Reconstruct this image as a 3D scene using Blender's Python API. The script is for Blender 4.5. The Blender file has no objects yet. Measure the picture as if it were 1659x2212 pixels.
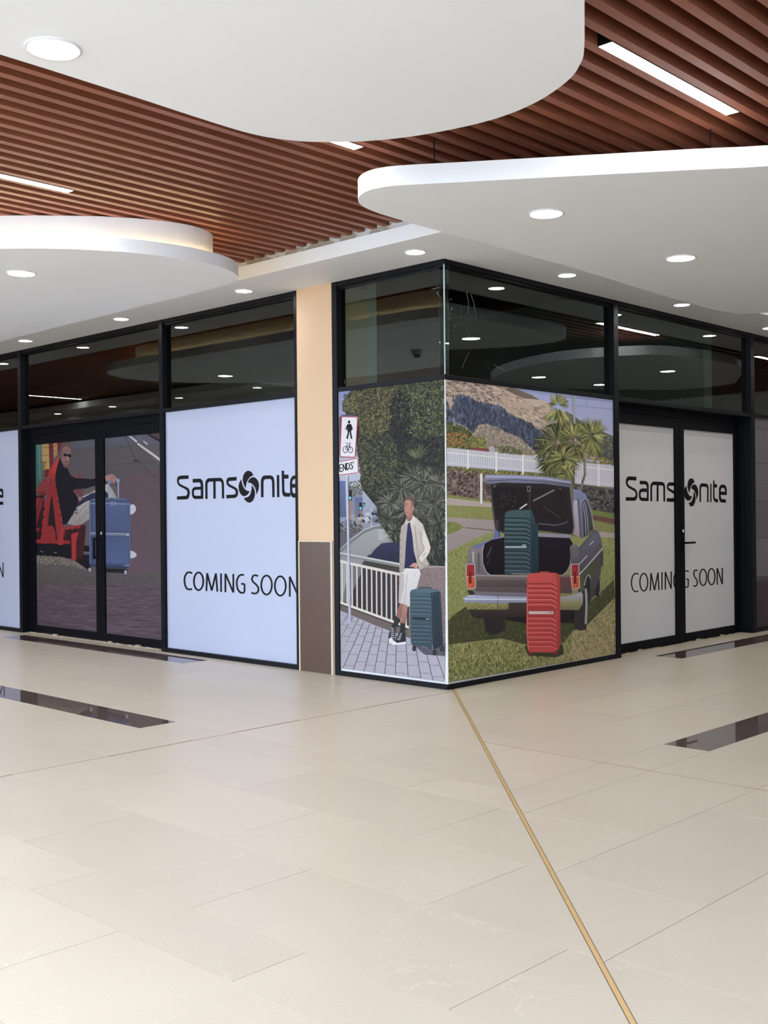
import bpy, math, random
from mathutils import Vector, Matrix

sc = bpy.context.scene
COL = sc.collection
random.seed(7)

# ------------------------------------------------------------------ camera
IMG_W, IMG_H = 1659, 2212
FOCAL = 2407.81
CAM = Vector((6.1229, -7.1678, 1.5))
YAW, PITCH, ROLL = 0.7628, 0.00086, -0.00933
_f = Vector((-math.sin(YAW) * math.cos(PITCH), math.cos(YAW) * math.cos(PITCH), math.sin(PITCH)))
_r0 = Vector((math.cos(YAW), math.sin(YAW), 0))
_u0 = _r0.cross(_f)
C_R = math.cos(ROLL) * _r0 + math.sin(ROLL) * _u0
C_U = -math.sin(ROLL) * _r0 + math.cos(ROLL) * _u0
C_F = _f
cam_data = bpy.data.cameras.new('camera')
cam_data.sensor_fit = 'VERTICAL'
cam_data.sensor_height = 36
cam_data.lens = FOCAL / IMG_H * 36
cam_data.clip_start = 0.05
cam = bpy.data.objects.new('camera', cam_data)
COL.objects.link(cam)
m3 = Matrix((C_R, C_U, -C_F)).transposed()
cam.matrix_world = Matrix.Translation(CAM) @ m3.to_4x4()
sc.camera = cam

# ------------------------------------------------------------------ world, exposure
sc.view_settings.view_transform = 'Standard'
sc.view_settings.look = 'None'
sc.view_settings.gamma = 1
sc.view_settings.use_curve_mapping = False
sc.view_settings.exposure = 0.42
sc.cycles.max_bounces = 7
sc.cycles.diffuse_bounces = 4
sc.cycles.glossy_bounces = 3
sc.cycles.transmission_bounces = 2
sc.cycles.transparent_max_bounces = 6
sc.cycles.use_adaptive_sampling = True
sc.cycles.adaptive_threshold = 0.15
sc.cycles.adaptive_min_samples = 16
sc.cycles.use_light_tree = False
sc.cycles.caustics_reflective = False
sc.cycles.caustics_refractive = False
world = bpy.data.worlds.new('overcast_daylight')
sc.world = world
world.use_nodes = True
WORLD_STRENGTH = 4.2
bg = world.node_tree.nodes['Background']
bg.inputs[0].default_value = (0.72, 0.85, 1.0, 1)
bg.inputs[1].default_value = WORLD_STRENGTH

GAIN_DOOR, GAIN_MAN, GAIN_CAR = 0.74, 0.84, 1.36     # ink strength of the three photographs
DOWNLIGHT_POWER = 74.0
LINEAR_POWER = 36.0
COVE_POWER = 9.0


# ------------------------------------------------------------------ helpers
def lin(c):
    return tuple(((v / 255) / 12.92 if v / 255 <= 0.04045 else ((v / 255 + 0.055) / 1.055) ** 2.4) for v in c)


def link(o, parent=None):
    COL.objects.link(o)
    if parent is not None:
        o.parent = parent
    return o


def mesh_obj(name, verts, faces, mat=None, parent=None, smooth=False):
    me = bpy.data.meshes.new(name)
    me.from_pydata([tuple(v) for v in verts], [], faces)
    if mat:
        me.materials.append(mat)
    if smooth:
        for p in me.polygons:
            p.use_smooth = True
    me.update()
    return link(bpy.data.objects.new(name, me), parent)


class MB:
    """collects boxes, prisms and tubes into one mesh"""
    def __init__(self):
        self.v, self.f = [], []

    def add(self, vs, fs):
        b = len(self.v)
        self.v += [tuple(v) for v in vs]
        self.f += [tuple(b + i for i in f) for f in fs]
        return self

    def box(self, x0, x1, y0, y1, z0, z1):
        vs = [(x, y, z) for z in (z0, z1) for y in (y0, y1) for x in (x0, x1)]
        return self.add(vs, [(0, 2, 3, 1), (4, 5, 7, 6), (0, 1, 5, 4), (2, 6, 7, 3), (0, 4, 6, 2), (1, 3, 7, 5)])

    def prism(self, poly, z0, z1):
        n = len(poly)
        a = sum(poly[i][0] * poly[(i + 1) % n][1] - poly[(i + 1) % n][0] * poly[i][1] for i in range(n))
        if a < 0:
            poly = poly[::-1]
        vs = [(p[0], p[1], z0) for p in poly] + [(p[0], p[1], z1) for p in poly]
        fs = [tuple(range(n - 1, -1, -1)), tuple(range(n, 2 * n))]
        fs += [(i, (i + 1) % n, n + (i + 1) % n, n + i) for i in range(n)]
        return self.add(vs, fs)

    def lathe(self, prof, c, n=40, closed=False):
        vs, fs = [], []
        k = len(prof)
        for i in range(n):
            a = 2 * math.pi * i / n
            for r, z in prof:
                vs.append((c[0] + r * math.cos(a), c[1] + r * math.sin(a), c[2] + z))
        for i in range(n):
            j = (i + 1) % n
            for q in range(k - 1 if not closed else k):
                q2 = (q + 1) % k
                fs.append((i * k + q, j * k + q, j * k + q2, i * k + q2))
        return self.add(vs, fs)

    def disc(self, c, r, n=40, up=False):
        vs = [(c[0] + r * math.cos(2 * math.pi * i / n), c[1] + r * math.sin(2 * math.pi * i / n), c[2]) for i in range(n)]
        return self.add(vs, [tuple(range(n)) if up else tuple(range(n - 1, -1, -1))])

    def build(self, name, mat, parent=None, smooth=False):
        return mesh_obj(name, self.v, self.f, mat, parent, smooth)


def tag(o, label=None, cat=None, group=None, kind=None):
    if label:
        o['label'] = label
    if cat:
        o['category'] = cat
    if group:
        o['group'] = group
    if kind:
        o['kind'] = kind
    return o


def empty(name, loc=(0, 0, 0)):
    o = bpy.data.objects.new(name, None)
    o.location = loc
    o.empty_display_size = 0.1
    return link(o)


def bevel(o, w=0.003, seg=2):
    m = o.modifiers.new('bevel', 'BEVEL')
    m.width = w
    m.segments = seg
    m.limit_method = 'ANGLE'
    return o


def smooth_poly(pts, steps=4):
    """closed Catmull-Rom through the points"""
    n = len(pts)
    out = []
    for i in range(n):
        p0, p1, p2, p3 = (Vector(pts[(i + k - 1) % n]) for k in range(4))
        for s in range(steps):
            t = s / steps
            q = 0.5 * ((2 * p1) + (p2 - p0) * t + (2 * p0 - 5 * p1 + 4 * p2 - p3) * t * t + (3 * p1 - p0 - 3 * p2 + p3) * t ** 3)
            out.append((q.x, q.y))
    return out


def clip(poly, a, b, c):
    """keep a*x+b*y <= c"""
    out = []
    n = len(poly)
    for i in range(n):
        p, q = poly[i], poly[(i + 1) % n]
        dp, dq = a * p[0] + b * p[1] - c, a * q[0] + b * q[1] - c
        if dp <= 0:
            out.append(p)
        if (dp < 0 < dq) or (dq < 0 < dp):
            t = dp / (dp - dq)
            out.append((p[0] + t * (q[0] - p[0]), p[1] + t * (q[1] - p[1])))
    return out


# ------------------------------------------------------------------ materials
def new_mat(name):
    m = bpy.data.materials.new(name)
    m.use_nodes = True
    nt = m.node_tree
    b = nt.nodes['Principled BSDF']
    return m, nt, b


def N(nt, kind, **kw):
    n = nt.nodes.new(kind)
    for k, v in kw.items():
        if isinstance(k, str) and k in n.inputs:
            n.inputs[k].default_value = v
        else:
            setattr(n, k, v)
    return n


def plain(name, col, rough=0.5, metal=0.0, spec=0.5, var=0.06, scale=6.0, bump=0.0, bscale=200.0):
    m, nt, b = new_mat(name)
    b.inputs['Roughness'].default_value = rough
    b.inputs['Metallic'].default_value = metal
    b.inputs['Specular IOR Level'].default_value = spec
    tc = N(nt, 'ShaderNodeTexCoord')
    no = N(nt, 'ShaderNodeTexNoise', Scale=scale, Detail=5.0)
    nt.links.new(tc.outputs['Object'], no.inputs['Vector'])
    mx = N(nt, 'ShaderNodeMixRGB')
    mx.inputs[1].default_value = (*[c * (1 - var) for c in col], 1)
    mx.inputs[2].default_value = (*[min(1, c * (1 + var)) for c in col], 1)
    nt.links.new(no.outputs['Fac'], mx.inputs[0])
    nt.links.new(mx.outputs[0], b.inputs['Base Color'])
    if bump:
        n2 = N(nt, 'ShaderNodeTexNoise', Scale=bscale, Detail=4.0)
        nt.links.new(tc.outputs['Object'], n2.inputs['Vector'])
        bp = N(nt, 'ShaderNodeBump', Strength=bump, Distance=0.002)
        nt.links.new(n2.outputs['Fac'], bp.inputs['Height'])
        nt.links.new(bp.outputs['Normal'], b.inputs['Normal'])
    return m


def emit(name, col, power):
    m, nt, b = new_mat(name)
    b.inputs['Base Color'].default_value = (0.8, 0.8, 0.8, 1)
    b.inputs['Emission Color'].default_value = (*col, 1)
    b.inputs['Emission Strength'].default_value = power
    return m


M = {}
M['gypsum'] = plain('white_gypsum', (0.87, 0.895, 0.925), 0.55, spec=0.25, var=0.02, scale=2.0)
M['black_alu'] = plain('black_aluminium', (0.006, 0.0065, 0.009), 0.38, spec=0.12, var=0.1)
M['door_alu'] = plain('black_door_aluminium', (0.003, 0.0035, 0.006), 0.5, spec=0.10, var=0.1)
M['cream'] = plain('cream_wall_paint', (0.64, 0.455, 0.305), 0.75, spec=0.2, var=0.04, scale=4.0, bump=0.15)
M['plain_wall'] = plain('mall_wall_paint', (0.80, 0.77, 0.72), 0.8, spec=0.2, var=0.04, scale=1.0)
M['pillar_tile'] = plain('brown_wall_tile', (0.090, 0.052, 0.037), 0.24, spec=0.3, var=0.05, scale=3.0)
M['tile_trim'] = plain('beige_tile_trim', (0.60, 0.51, 0.40), 0.5, var=0.05)
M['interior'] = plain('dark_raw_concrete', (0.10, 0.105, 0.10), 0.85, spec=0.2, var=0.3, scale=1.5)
M['interior_column'] = plain('raw_plaster', (0.50, 0.52, 0.46), 0.85, spec=0.2, var=0.12, scale=3.0)
M['plenum'] = plain('black_plenum', (0.008, 0.007, 0.007), 0.9, spec=0.1)
M['grout'] = plain('brown_grout', (0.36, 0.28, 0.20), 0.85, spec=0.2, var=0.15, scale=30.0)
M['joint'] = plain('tan_joint_filler', (0.30, 0.19, 0.09), 0.6, spec=0.3, var=0.2, scale=20.0)
M['brass'] = plain('brass_strip', (0.72, 0.47, 0.21), 0.36, metal=0.25, var=0.12, scale=14.0)
M['brass_edge'] = plain('dark_strip_edge', (0.09, 0.07, 0.05), 0.6, var=0.2, scale=30.0)
M['steel'] = plain('brushed_steel', (0.62, 0.62, 0.62), 0.28, metal=1.0, var=0.05)
M['silicone'] = plain('glass_edge', (0.33, 0.41, 0.46), 0.25, var=0.05)
M['chip'] = plain('pale_mortar_chips', (0.42, 0.36, 0.27), 0.9, spec=0.1, var=0.15, scale=60.0)
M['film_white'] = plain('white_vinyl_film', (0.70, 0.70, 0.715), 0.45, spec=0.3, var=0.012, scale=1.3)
M['film_daylit'] = plain('daylight_tinted_vinyl_film', (0.435, 0.465, 0.605), 0.45, spec=0.3, var=0.012, scale=1.3)  # white film on the left wall, blue of the daylight put into its colour
M['dome_grey'] = plain('grey_plastic', (0.45, 0.45, 0.45), 0.4, var=0.03)
M['dome_black'] = plain('smoked_dome', (0.01, 0.01, 0.012), 0.1, var=0.03)
M['lamp_trim'] = plain('white_lamp_trim', (0.72, 0.72, 0.72), 0.35, var=0.02)
M['lamp'] = emit('downlight_diffuser', (1.0, 0.97, 0.91), DOWNLIGHT_POWER)
M['linear'] = emit('linear_diffuser', (1.0, 0.98, 0.94), LINEAR_POWER)
M['cove'] = emit('warm_cove_strip', (1.0, 0.74, 0.36), COVE_POWER)


def slat_mat():
    m, nt, b = new_mat('terracotta_slat')
    b.inputs['Roughness'].default_value = 0.42
    b.inputs['Specular IOR Level'].default_value = 0.5
    tc = N(nt, 'ShaderNodeTexCoord')
    mp = N(nt, 'ShaderNodeMapping')
    mp.inputs['Scale'].default_value = (60, 1.2, 60)
    nt.links.new(tc.outputs['Object'], mp.inputs[0])
    no = N(nt, 'ShaderNodeTexNoise', Scale=2.0, Detail=6.0)
    nt.links.new(mp.outputs[0], no.inputs['Vector'])
    oi = N(nt, 'ShaderNodeObjectInfo')
    mx = N(nt, 'ShaderNodeMixRGB')
    mx.inputs[1].default_value = (0.250, 0.082, 0.044, 1)
    mx.inputs[2].default_value = (0.315, 0.107, 0.060, 1)
    nt.links.new(no.outputs['Fac'], mx.inputs[0])
    hv = N(nt, 'ShaderNodeHueSaturation')
    mr = N(nt, 'ShaderNodeMapRange')
    mr.inputs['To Min'].default_value = 0.92
    mr.inputs['To Max'].default_value = 1.08
    nt.links.new(oi.outputs['Random'], mr.inputs['Value'])
    nt.links.new(mr.outputs[0], hv.inputs['Value'])
    nt.links.new(mx.outputs[0], hv.inputs['Color'])
    nt.links.new(hv.outputs[0], b.inputs['Base Color'])
    return m


M['slat'] = slat_mat()


def tile_mat(name, c1, c2, vein, rough, vein_amt, coat=0.0):
    m, nt, b = new_mat(name)
    b.inputs['Specular IOR Level'].default_value = 0.5
    tc = N(nt, 'ShaderNodeTexCoord')
    oi = N(nt, 'ShaderNodeObjectInfo')
    off = N(nt, 'ShaderNodeVectorMath', operation='MULTIPLY_ADD')
    cb = N(nt, 'ShaderNodeCombineXYZ')
    nt.links.new(oi.outputs['Random'], cb.inputs[0])
    nt.links.new(oi.outputs['Random'], cb.inputs[1])
    nt.links.new(cb.outputs[0], off.inputs[0])
    off.inputs[1].default_value = (37, 53, 0)
    nt.links.new(tc.outputs['Object'], off.inputs[2])
    vec = off.outputs[0]
    cloud = N(nt, 'ShaderNodeTexNoise', Scale=1.6, Detail=8.0, Roughness=0.62)
    nt.links.new(vec, cloud.inputs['Vector'])
    fine = N(nt, 'ShaderNodeTexNoise', Scale=90.0, Detail=3.0)
    nt.links.new(vec, fine.inputs['Vector'])
    mx = N(nt, 'ShaderNodeMixRGB')
    mx.inputs[1].default_value = (*c1, 1)
    mx.inputs[2].default_value = (*c2, 1)
    nt.links.new(cloud.outputs['Fac'], mx.inputs[0])
    mf = N(nt, 'ShaderNodeMixRGB', blend_type='OVERLAY')
    mf.inputs[0].default_value = 0.10
    nt.links.new(mx.outputs[0], mf.inputs[1])
    nt.links.new(fine.outputs['Fac'], mf.inputs[2])
    # thin pale veins: distorted voronoi edges, broken up by noise
    dis = N(nt, 'ShaderNodeTexNoise', Scale=2.2, Detail=6.0, Roughness=0.6)
    nt.links.new(vec, dis.inputs['Vector'])
    dm = N(nt, 'ShaderNodeVectorMath', operation='MULTIPLY_ADD')
    nt.links.new(dis.outputs['Color'], dm.inputs[0])
    dm.inputs[1].default_value = (0.55, 0.55, 0.55)
    nt.links.new(vec, dm.inputs[2])
    vo = N(nt, 'ShaderNodeTexVoronoi', feature='DISTANCE_TO_EDGE', Scale=1.15)
    nt.links.new(dm.outputs[0], vo.inputs['Vector'])
    cr = N(nt, 'ShaderNodeMapRange')
    cr.inputs['From Min'].default_value = 0.0
    cr.inputs['From Max'].default_value = 0.005
    cr.inputs['To Min'].default_value = 1.0
    cr.inputs['To Max'].default_value = 0.0
    nt.links.new(vo.outputs['Distance'], cr.inputs['Value'])
    br = N(nt, 'ShaderNodeTexNoise', Scale=1.7, Detail=2.0)
    nt.links.new(vec, br.inputs['Vector'])
    bm = N(nt, 'ShaderNodeMapRange')
    bm.inputs['From Min'].default_value = 0.5
    bm.inputs['From Max'].default_value = 0.62
    bm.inputs['To Max'].default_value = vein_amt
    nt.links.new(br.outputs['Fac'], bm.inputs['Value'])
    mu = N(nt, 'ShaderNodeMath', operation='MULTIPLY')
    nt.links.new(cr.outputs[0], mu.inputs[0])
    nt.links.new(bm.outputs[0], mu.inputs[1])
    mv = N(nt, 'ShaderNodeMixRGB')
    nt.links.new(mu.outputs[0], mv.inputs[0])
    nt.links.new(mf.outputs[0], mv.inputs[1])
    mv.inputs[2].default_value = (*vein, 1)
    hv = N(nt, 'ShaderNodeHueSaturation')
    mr = N(nt, 'ShaderNodeMapRange')
    mr.inputs['To Min'].default_value = 0.965
    mr.inputs['To Max'].default_value = 1.035
    nt.links.new(oi.outputs['Random'], mr.inputs['Value'])
    nt.links.new(mr.outputs[0], hv.inputs['Value'])
    nt.links.new(mv.outputs[0], hv.inputs['Color'])
    nt.links.new(hv.outputs[0], b.inputs['Base Color'])
    rr = N(nt, 'ShaderNodeMapRange')
    rr.inputs['To Min'].default_value = rough * 0.85
    rr.inputs['To Max'].default_value = rough * 1.15
    nt.links.new(cloud.outputs['Fac'], rr.inputs['Value'])
    nt.links.new(rr.outputs[0], b.inputs['Roughness'])
    return m


M['floor_tile'] = tile_mat('beige_stone_tile', (0.595, 0.51, 0.405), (0.67, 0.585, 0.48), (0.85, 0.79, 0.69), 0.34, 0.4)
M['dark_tile'] = tile_mat('polished_brown_tile', (0.115, 0.083, 0.074), (0.130, 0.096, 0.086), (0.10, 0.08, 0.07), 0.02, 0.25)


def glass_mat():
    m = bpy.data.materials.new('shopfront_glass')
    m.use_nodes = True
    nt = m.node_tree
    nt.nodes.clear()
    out = N(nt, 'ShaderNodeOutputMaterial')
    tr = N(nt, 'ShaderNodeBsdfTransparent')
    tr.inputs[0].default_value = (0.66, 0.74, 0.71, 1)
    gl = N(nt, 'ShaderNodeBsdfGlossy')
    gl.inputs['Color'].default_value = (0.92, 0.97, 0.95, 1)
    gl.inputs['Roughness'].default_value = 0.0
    fr = N(nt, 'ShaderNodeFresnel', IOR=1.5)
    ge = N(nt, 'ShaderNodeNewGeometry')
    iv = N(nt, 'ShaderNodeMath', operation='SUBTRACT')
    iv.inputs[0].default_value = 1.0
    nt.links.new(ge.outputs['Backfacing'], iv.inputs[1])
    mu = N(nt, 'ShaderNodeMath', operation='MULTIPLY')
    nt.links.new(fr.outputs[0], mu.inputs[0])
    nt.links.new(iv.outputs[0], mu.inputs[1])
    m2 = N(nt, 'ShaderNodeMath', operation='MULTIPLY', use_clamp=True)
    nt.links.new(mu.outputs[0], m2.inputs[0])
    m2.inputs[1].default_value = 1.7      # both faces of the sheet reflect
    mx = N(nt, 'ShaderNodeMixShader')
    nt.links.new(m2.outputs[0], mx.inputs[0])
    nt.links.new(tr.outputs[0], mx.inputs[1])
    nt.links.new(gl.outputs[0], mx.inputs[2])
    nt.links.new(mx.outputs[0], out.inputs[0])
    return m


M['glass'] = glass_mat()


def print_mat():
    m, nt, b = new_mat('printed_vinyl')
    at = N(nt, 'ShaderNodeAttribute', attribute_name='ink')
    tc = N(nt, 'ShaderNodeTexCoord')
    gr = N(nt, 'ShaderNodeTexNoise', Scale=110.0, Detail=4.0, Roughness=0.7)
    nt.links.new(tc.outputs['Object'], gr.inputs['Vector'])
    mr = N(nt, 'ShaderNodeMapRange')
    mr.inputs['From Min'].default_value = 0.3
    mr.inputs['From Max'].default_value = 0.7
    mr.inputs['To Min'].default_value = 0.86
    mr.inputs['To Max'].default_value = 1.14
    nt.links.new(gr.outputs['Fac'], mr.inputs['Value'])
    hv = N(nt, 'ShaderNodeHueSaturation')
    nt.links.new(mr.outputs[0], hv.inputs['Value'])
    nt.links.new(at.outputs['Color'], hv.inputs['Color'])
    nt.links.new(hv.outputs[0], b.inputs['Base Color'])
    b.inputs['Roughness'].default_value = 0.5
    b.inputs['Specular IOR Level'].default_value = 0.12
    return m


M['print'] = print_mat()


def plaster_mat():
    m, nt, b = new_mat('patched_plaster_beam')
    tc = N(nt, 'ShaderNodeTexCoord')
    mp = N(nt, 'ShaderNodeMapping')
    mp.inputs['Scale'].default_value = (2.2, 2.2, 9)
    nt.links.new(tc.outputs['Object'], mp.inputs[0])
    no = N(nt, 'ShaderNodeTexNoise', Scale=1.5, Detail=7.0)
    nt.links.new(mp.outputs[0], no.inputs['Vector'])
    cr = N(nt, 'ShaderNodeMapRange')
    cr.inputs['From Min'].default_value = 0.50
    cr.inputs['From Max'].default_value = 0.53
    nt.links.new(no.outputs['Fac'], cr.inputs['Value'])
    mx = N(nt, 'ShaderNodeMixRGB')
    mx.inputs[1].default_value = (0.66, 0.66, 0.67, 1)
    mx.inputs[2].default_value = (0.40, 0.36, 0.30, 1)
    nt.links.new(cr.outputs[0], mx.inputs[0])
    nt.links.new(mx.outputs[0], b.inputs['Base Color'])
    b.inputs['Roughness'].default_value = 0.9
    return m


M['plaster'] = plaster_mat()

# ------------------------------------------------------------------ levels and lines of the place (metres)
Z_SOFFIT = 3.645
Z_FASCIA = 3.765
Z_CLOUD = 3.47
Z_SLAT = 3.81
D_SOFFIT = 0.690
SLAT_PITCH, SLAT_W, SLAT_H = 0.1405, 0.056, 0.10
GOLD_C = 0.07            # brass strip runs on x + y = GOLD_C

# ------------------------------------------------------------------ floor
floor = MB().box(-18, 11, -16, 16, -0.08, -0.004).build('floor', M['grout'])
tag(floor, 'beige stone tile floor of the mall walkway', None, None, 'structure')
GAP = 0.0016
tile_count = 0


def add_tile(poly, mat, name='floor_tile'):
    if len(poly) < 3:
        return
    a = abs(sum(poly[i][0] * poly[(i + 1) % len(poly)][1] - poly[(i + 1) % len(poly)][0] * poly[i][1] for i in range(len(poly)))) / 2
    if a < 0.00003:
        return
    MB().prism(poly, -0.0035, 0.0).build(name, mat, floor)


def rect(x0, x1, y0, y1):
    return [(x0 + GAP, y0 + GAP), (x1 - GAP, y0 + GAP), (x1 - GAP, y1 - GAP), (x0 + GAP, y1 - GAP)]


GW = 0.017
L_ROWS = [0.16, -0.13, -0.44, -1.085, -1.73, -2.375, -2.69, -3.335, -3.98, -4.61, -4.925, -5.57, -6.21, -6.86, -7.175, -7.82]
L_BAND = {1: 'far', 5: 'near', 9: 'none', 13: 'none'}
T = 1.29
for k in range(len(L_ROWS) - 1):
    y1, y0 = L_ROWS[k], L_ROWS[k + 1]
    phase = 1.35 + (0.645 if k % 2 else 0.0)
    dark = []
    if L_BAND.get(k) == 'far':
        dark = [(-3.13 - 0.628 * (i + 1), -3.13 - 0.628 * i) for i in range(6)]
    if L_BAND.get(k) == 'near':
        dark = [(-0.56 - 1.21 * (i + 1), -0.56 - 1.21 * i) for i in range(5)]
    cuts = []
    lo = -9.2
    x = phase - T * 20
    xs = []
    while x < 6.5:
        if x > lo:
            xs.append(x)
        x += T
    xs = [lo] + xs + [6.5]
    d0, d1 = (min(d[0] for d in dark), max(d[1] for d in dark)) if dark else (99, 99)
    for a, b in zip(xs[:-1], xs[1:]):
        segs = [(a, b)]
        if dark:
            segs = []
            if a < d0:
                segs.append((a, min(b, d0)))
            if b > d1:
                segs.append((max(a, d1), b))
        for s in segs:
            parts = [s]
            if s[0] < 0.075 < s[1]:
                parts = [(s[0], 0.073), (0.077 + 0.004, s[1])]
            for q in parts:
                if q[1] - q[0] < 0.02:
                    continue
                p = clip(rect(q[0], q[1], y0, y1), 1, 1, GOLD_C - GW)
                add_tile(p, M['floor_tile'])
    for d in dark:
        add_tile(rect(d[0], d[1], y0, y1), M['dark_tile'], 'dark_floor_tile')

R_COLS = [-0.16, 0.19, 0.50, 1.157, 1.814, 2.47, 2.785, 3.43, 4.08, 4.72, 5.035, 5.68, 6.33]
R_BAND = {1: 'far', 5: 'near'}
for k in range(len(R_COLS) - 1):
    x0, x1 = R_COLS[k], R_COLS[k + 1]
    phase = -3.30 - (0.645 if k % 2 else 0.0) + (0.645 if k > 5 else 0)
    dark = []
    if R_BAND.get(k) == 'far':
        dark = [(3.06 + 0.62 * i, 3.06 + 0.62 * (i + 1)) for i in range(8)]
    if R_BAND.get(k) == 'near':
        dark = [(-0.77 + 1.25 * i, -0.77 + 1.25 * (i + 1)) for i in range(4)]
    ys = []
    y = phase - T * 4
    while y < 9.0:
        if y > -6.4:
            ys.append(y)
        y += T
    ys = [-6.4] + ys + [9.0]
    d0, d1 = (min(d[0] for d in dark), max(d[1] for d in dark)) if dark else (99, 99)
    for a, b in zip(ys[:-1], ys[1:]):
        segs = [(a, b)]
        if dark:
            segs = []
            if a < d0:
                segs.append((a, min(b, d0)))
            if b > d1:
                segs.append((max(a, d1), b))
        for s in segs:
            parts = [s]
            if s[0] < -1.47 < s[1]:
                parts = [(s[0], -1.474), (-1.466, s[1])]
            for q in parts:
                if q[1] - q[0] < 0.02:
                    continue
                p = clip(rect(x0, x1, q[0], q[1]), -1, -1, -(GOLD_C + GW))
                if x0 < 0 and q[1] < 0.2:
                    continue
                add_tile(p, M['floor_tile'])
    for d in dark:
        add_tile(rect(x0, x1, d[0], d[1]), M['dark_tile'], 'dark_floor_tile')

# brass strip on the diagonal, with dark edges, and the two thin joints
s2 = math.sqrt(0.5)


def diag_strip(w0, w1, t0, t1, z0, z1):
    c = Vector((GOLD_C / 2, GOLD_C / 2))
    d, n = Vector((s2, -s2)), Vector((s2, s2))
    return [tuple(c + d * t0 + n * w0), tuple(c + d * t1 + n * w0), tuple(c + d * t1 + n * w1), tuple(c + d * t0 + n * w1)]


strip = empty('trim_1', (0, 0, 0))
tag(strip, 'thin brass expansion strip running diagonally across the floor from the shop corner', None, None, 'structure')
MB().prism(diag_strip(-0.0085, 0.0085, 0.03, 8.6, 0, 0), -0.003, 0.0012).build('brass_bar', M['brass'], strip)
for a, b in ((-0.0155, -0.0085), (0.0085, 0.0155)):
    MB().prism(diag_strip(a, b, 0.03, 8.6, 0, 0), -0.0038, -0.0008).build('edge_seal', M['brass_edge'], strip)
j1 = MB().box(0.0735, 0.0805, -7.2, -0.16, -0.0038, -0.0004).build('trim_2', M['joint'])
tag(j1, 'thin tan movement joint crossing the floor from the corner to the left', None, None, 'structure')
j2 = MB().box(1.53, 8, -1.474, -1.466, -0.0038, -0.0004).build('trim_3', M['joint'])
tag(j2, 'thin tan movement joint crossing the floor to the right', None, None, 'structure')

# ------------------------------------------------------------------ ceiling: plenum, slats, soffit, beam
ceiling = MB().box(-18, 11, -8.0, 16, 4.25, 4.35).build('ceiling', M['plenum'])
tag(ceiling, 'terracotta slat ceiling over a black void', None, None, 'structure')
X0_SLAT = -0.150 - SLAT_W          # left edge of one slat, pitch counted from here
Y_END = -0.658


def slat_mesh(name, y0, y1):
    me = bpy.data.meshes.new(name)
    b = MB().box(0, SLAT_W, y0, y1, Z_SLAT, Z_SLAT + SLAT_H)
    me.from_pydata(b.v, [], b.f)
    me.materials.append(M['slat'])
    return me


SEG_A = [slat_mesh('slat_far', -3.001, Y_END), slat_mesh('slat_near', -7.95, -3.004)]
SEG_B = [slat_mesh('slat_a', -7.95, -3.004), slat_mesh('slat_b', -3.001, 3.0), slat_mesh('slat_c', 3.003, 13.8)]
rest = MB()
for k in range(-125, 70):
    x = X0_SLAT + SLAT_PITCH * k
    if x < -17.8 or x > 10.6:
        continue
    if x + SLAT_W < 0.66:
        seg = SEG_A
    elif x > 0.66:
        seg = SEG_B
    else:
        seg = SEG_A
    if x < -9.0 or x > 5.6:
        rest.box(x, x + SLAT_W, -7.95, Y_END if seg is SEG_A else 13.8, Z_SLAT, Z_SLAT + SLAT_H)
        continue
    for me in seg:
        o = bpy.data.objects.new('slat', me)
        o.location = (x, 0, 0)
        link(o, ceiling)
r_ = rest.build('distant_slats', M['slat'], ceiling)
r_['kind'] = 'stuff'

L_SHAPE = [(-18, 0.25), (-18, -D_SOFFIT), (D_SOFFIT, -D_SOFFIT), (D_SOFFIT, 14), (-0.25, 14), (-0.25, 0.25)]
soffit = MB().prism(L_SHAPE, Z_SOFFIT, Z_FASCIA).build('ceiling_soffit', M['gypsum'])
tag(soffit, 'white soffit above the shopfront with a straight fascia', None, None, 'structure')
BEAM = [(-18, 0.25), (-18, -0.655), (0.655, -0.655), (0.655, 14), (-0.25, 14), (-0.25, 0.25)]
beam = MB().prism(BEAM, Z_FASCIA, 4.25).build('wall_beam', M['plaster'])
tag(beam, 'patched plaster beam above the soffit where the slats end', None, None, 'structure')

# ------------------------------------------------------------------ walls of the place outside the frame
w = MB().box(-18, -8.0, -5.6, -5.3, -0.004, 4.25).build('wall_opposite', M['plain_wall'])
tag(w, 'plain wall across the walkway on the left', None, None, 'structure')
w = MB().prism([(-18, -5.3), (-8.0, -5.3), (-8.0, -4.6), (-18, -4.6)], Z_SOFFIT, Z_FASCIA).build('ceiling_soffit_opposite', M['gypsum'])
tag(w, 'white soffit on the opposite side of the left walkway', None, None, 'structure')
w = MB().box(9.2, 9.5, -5.0, 14, -0.004, 4.25).build('wall_right_walkway', M['plain_wall'])
tag(w, 'plain wall across the walkway on the right', None, None, 'structure')
w = MB().box(-0.25, 9.5, 13.8, 14.0, -0.004, 4.25).build('wall_far_right', M['plain_wall'])
tag(w, 'plain end wall of the right walkway', None, None, 'structure')
w = MB().box(-18, -17.8, -5.3, 0.25, -0.004, 4.25).build('wall_far_left', M['plain_wall'])
tag(w, 'plain end wall of the left walkway', None, None, 'structure')

# shop interior, dark and empty
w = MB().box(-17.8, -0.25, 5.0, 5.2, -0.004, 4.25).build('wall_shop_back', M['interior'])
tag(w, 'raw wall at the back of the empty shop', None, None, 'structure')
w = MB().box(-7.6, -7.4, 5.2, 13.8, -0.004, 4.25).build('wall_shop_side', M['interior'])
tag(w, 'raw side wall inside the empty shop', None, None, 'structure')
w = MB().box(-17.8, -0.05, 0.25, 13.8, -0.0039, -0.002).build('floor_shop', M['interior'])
tag(w, 'dark unfinished floor inside the shop', None, None, 'structure')

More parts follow.
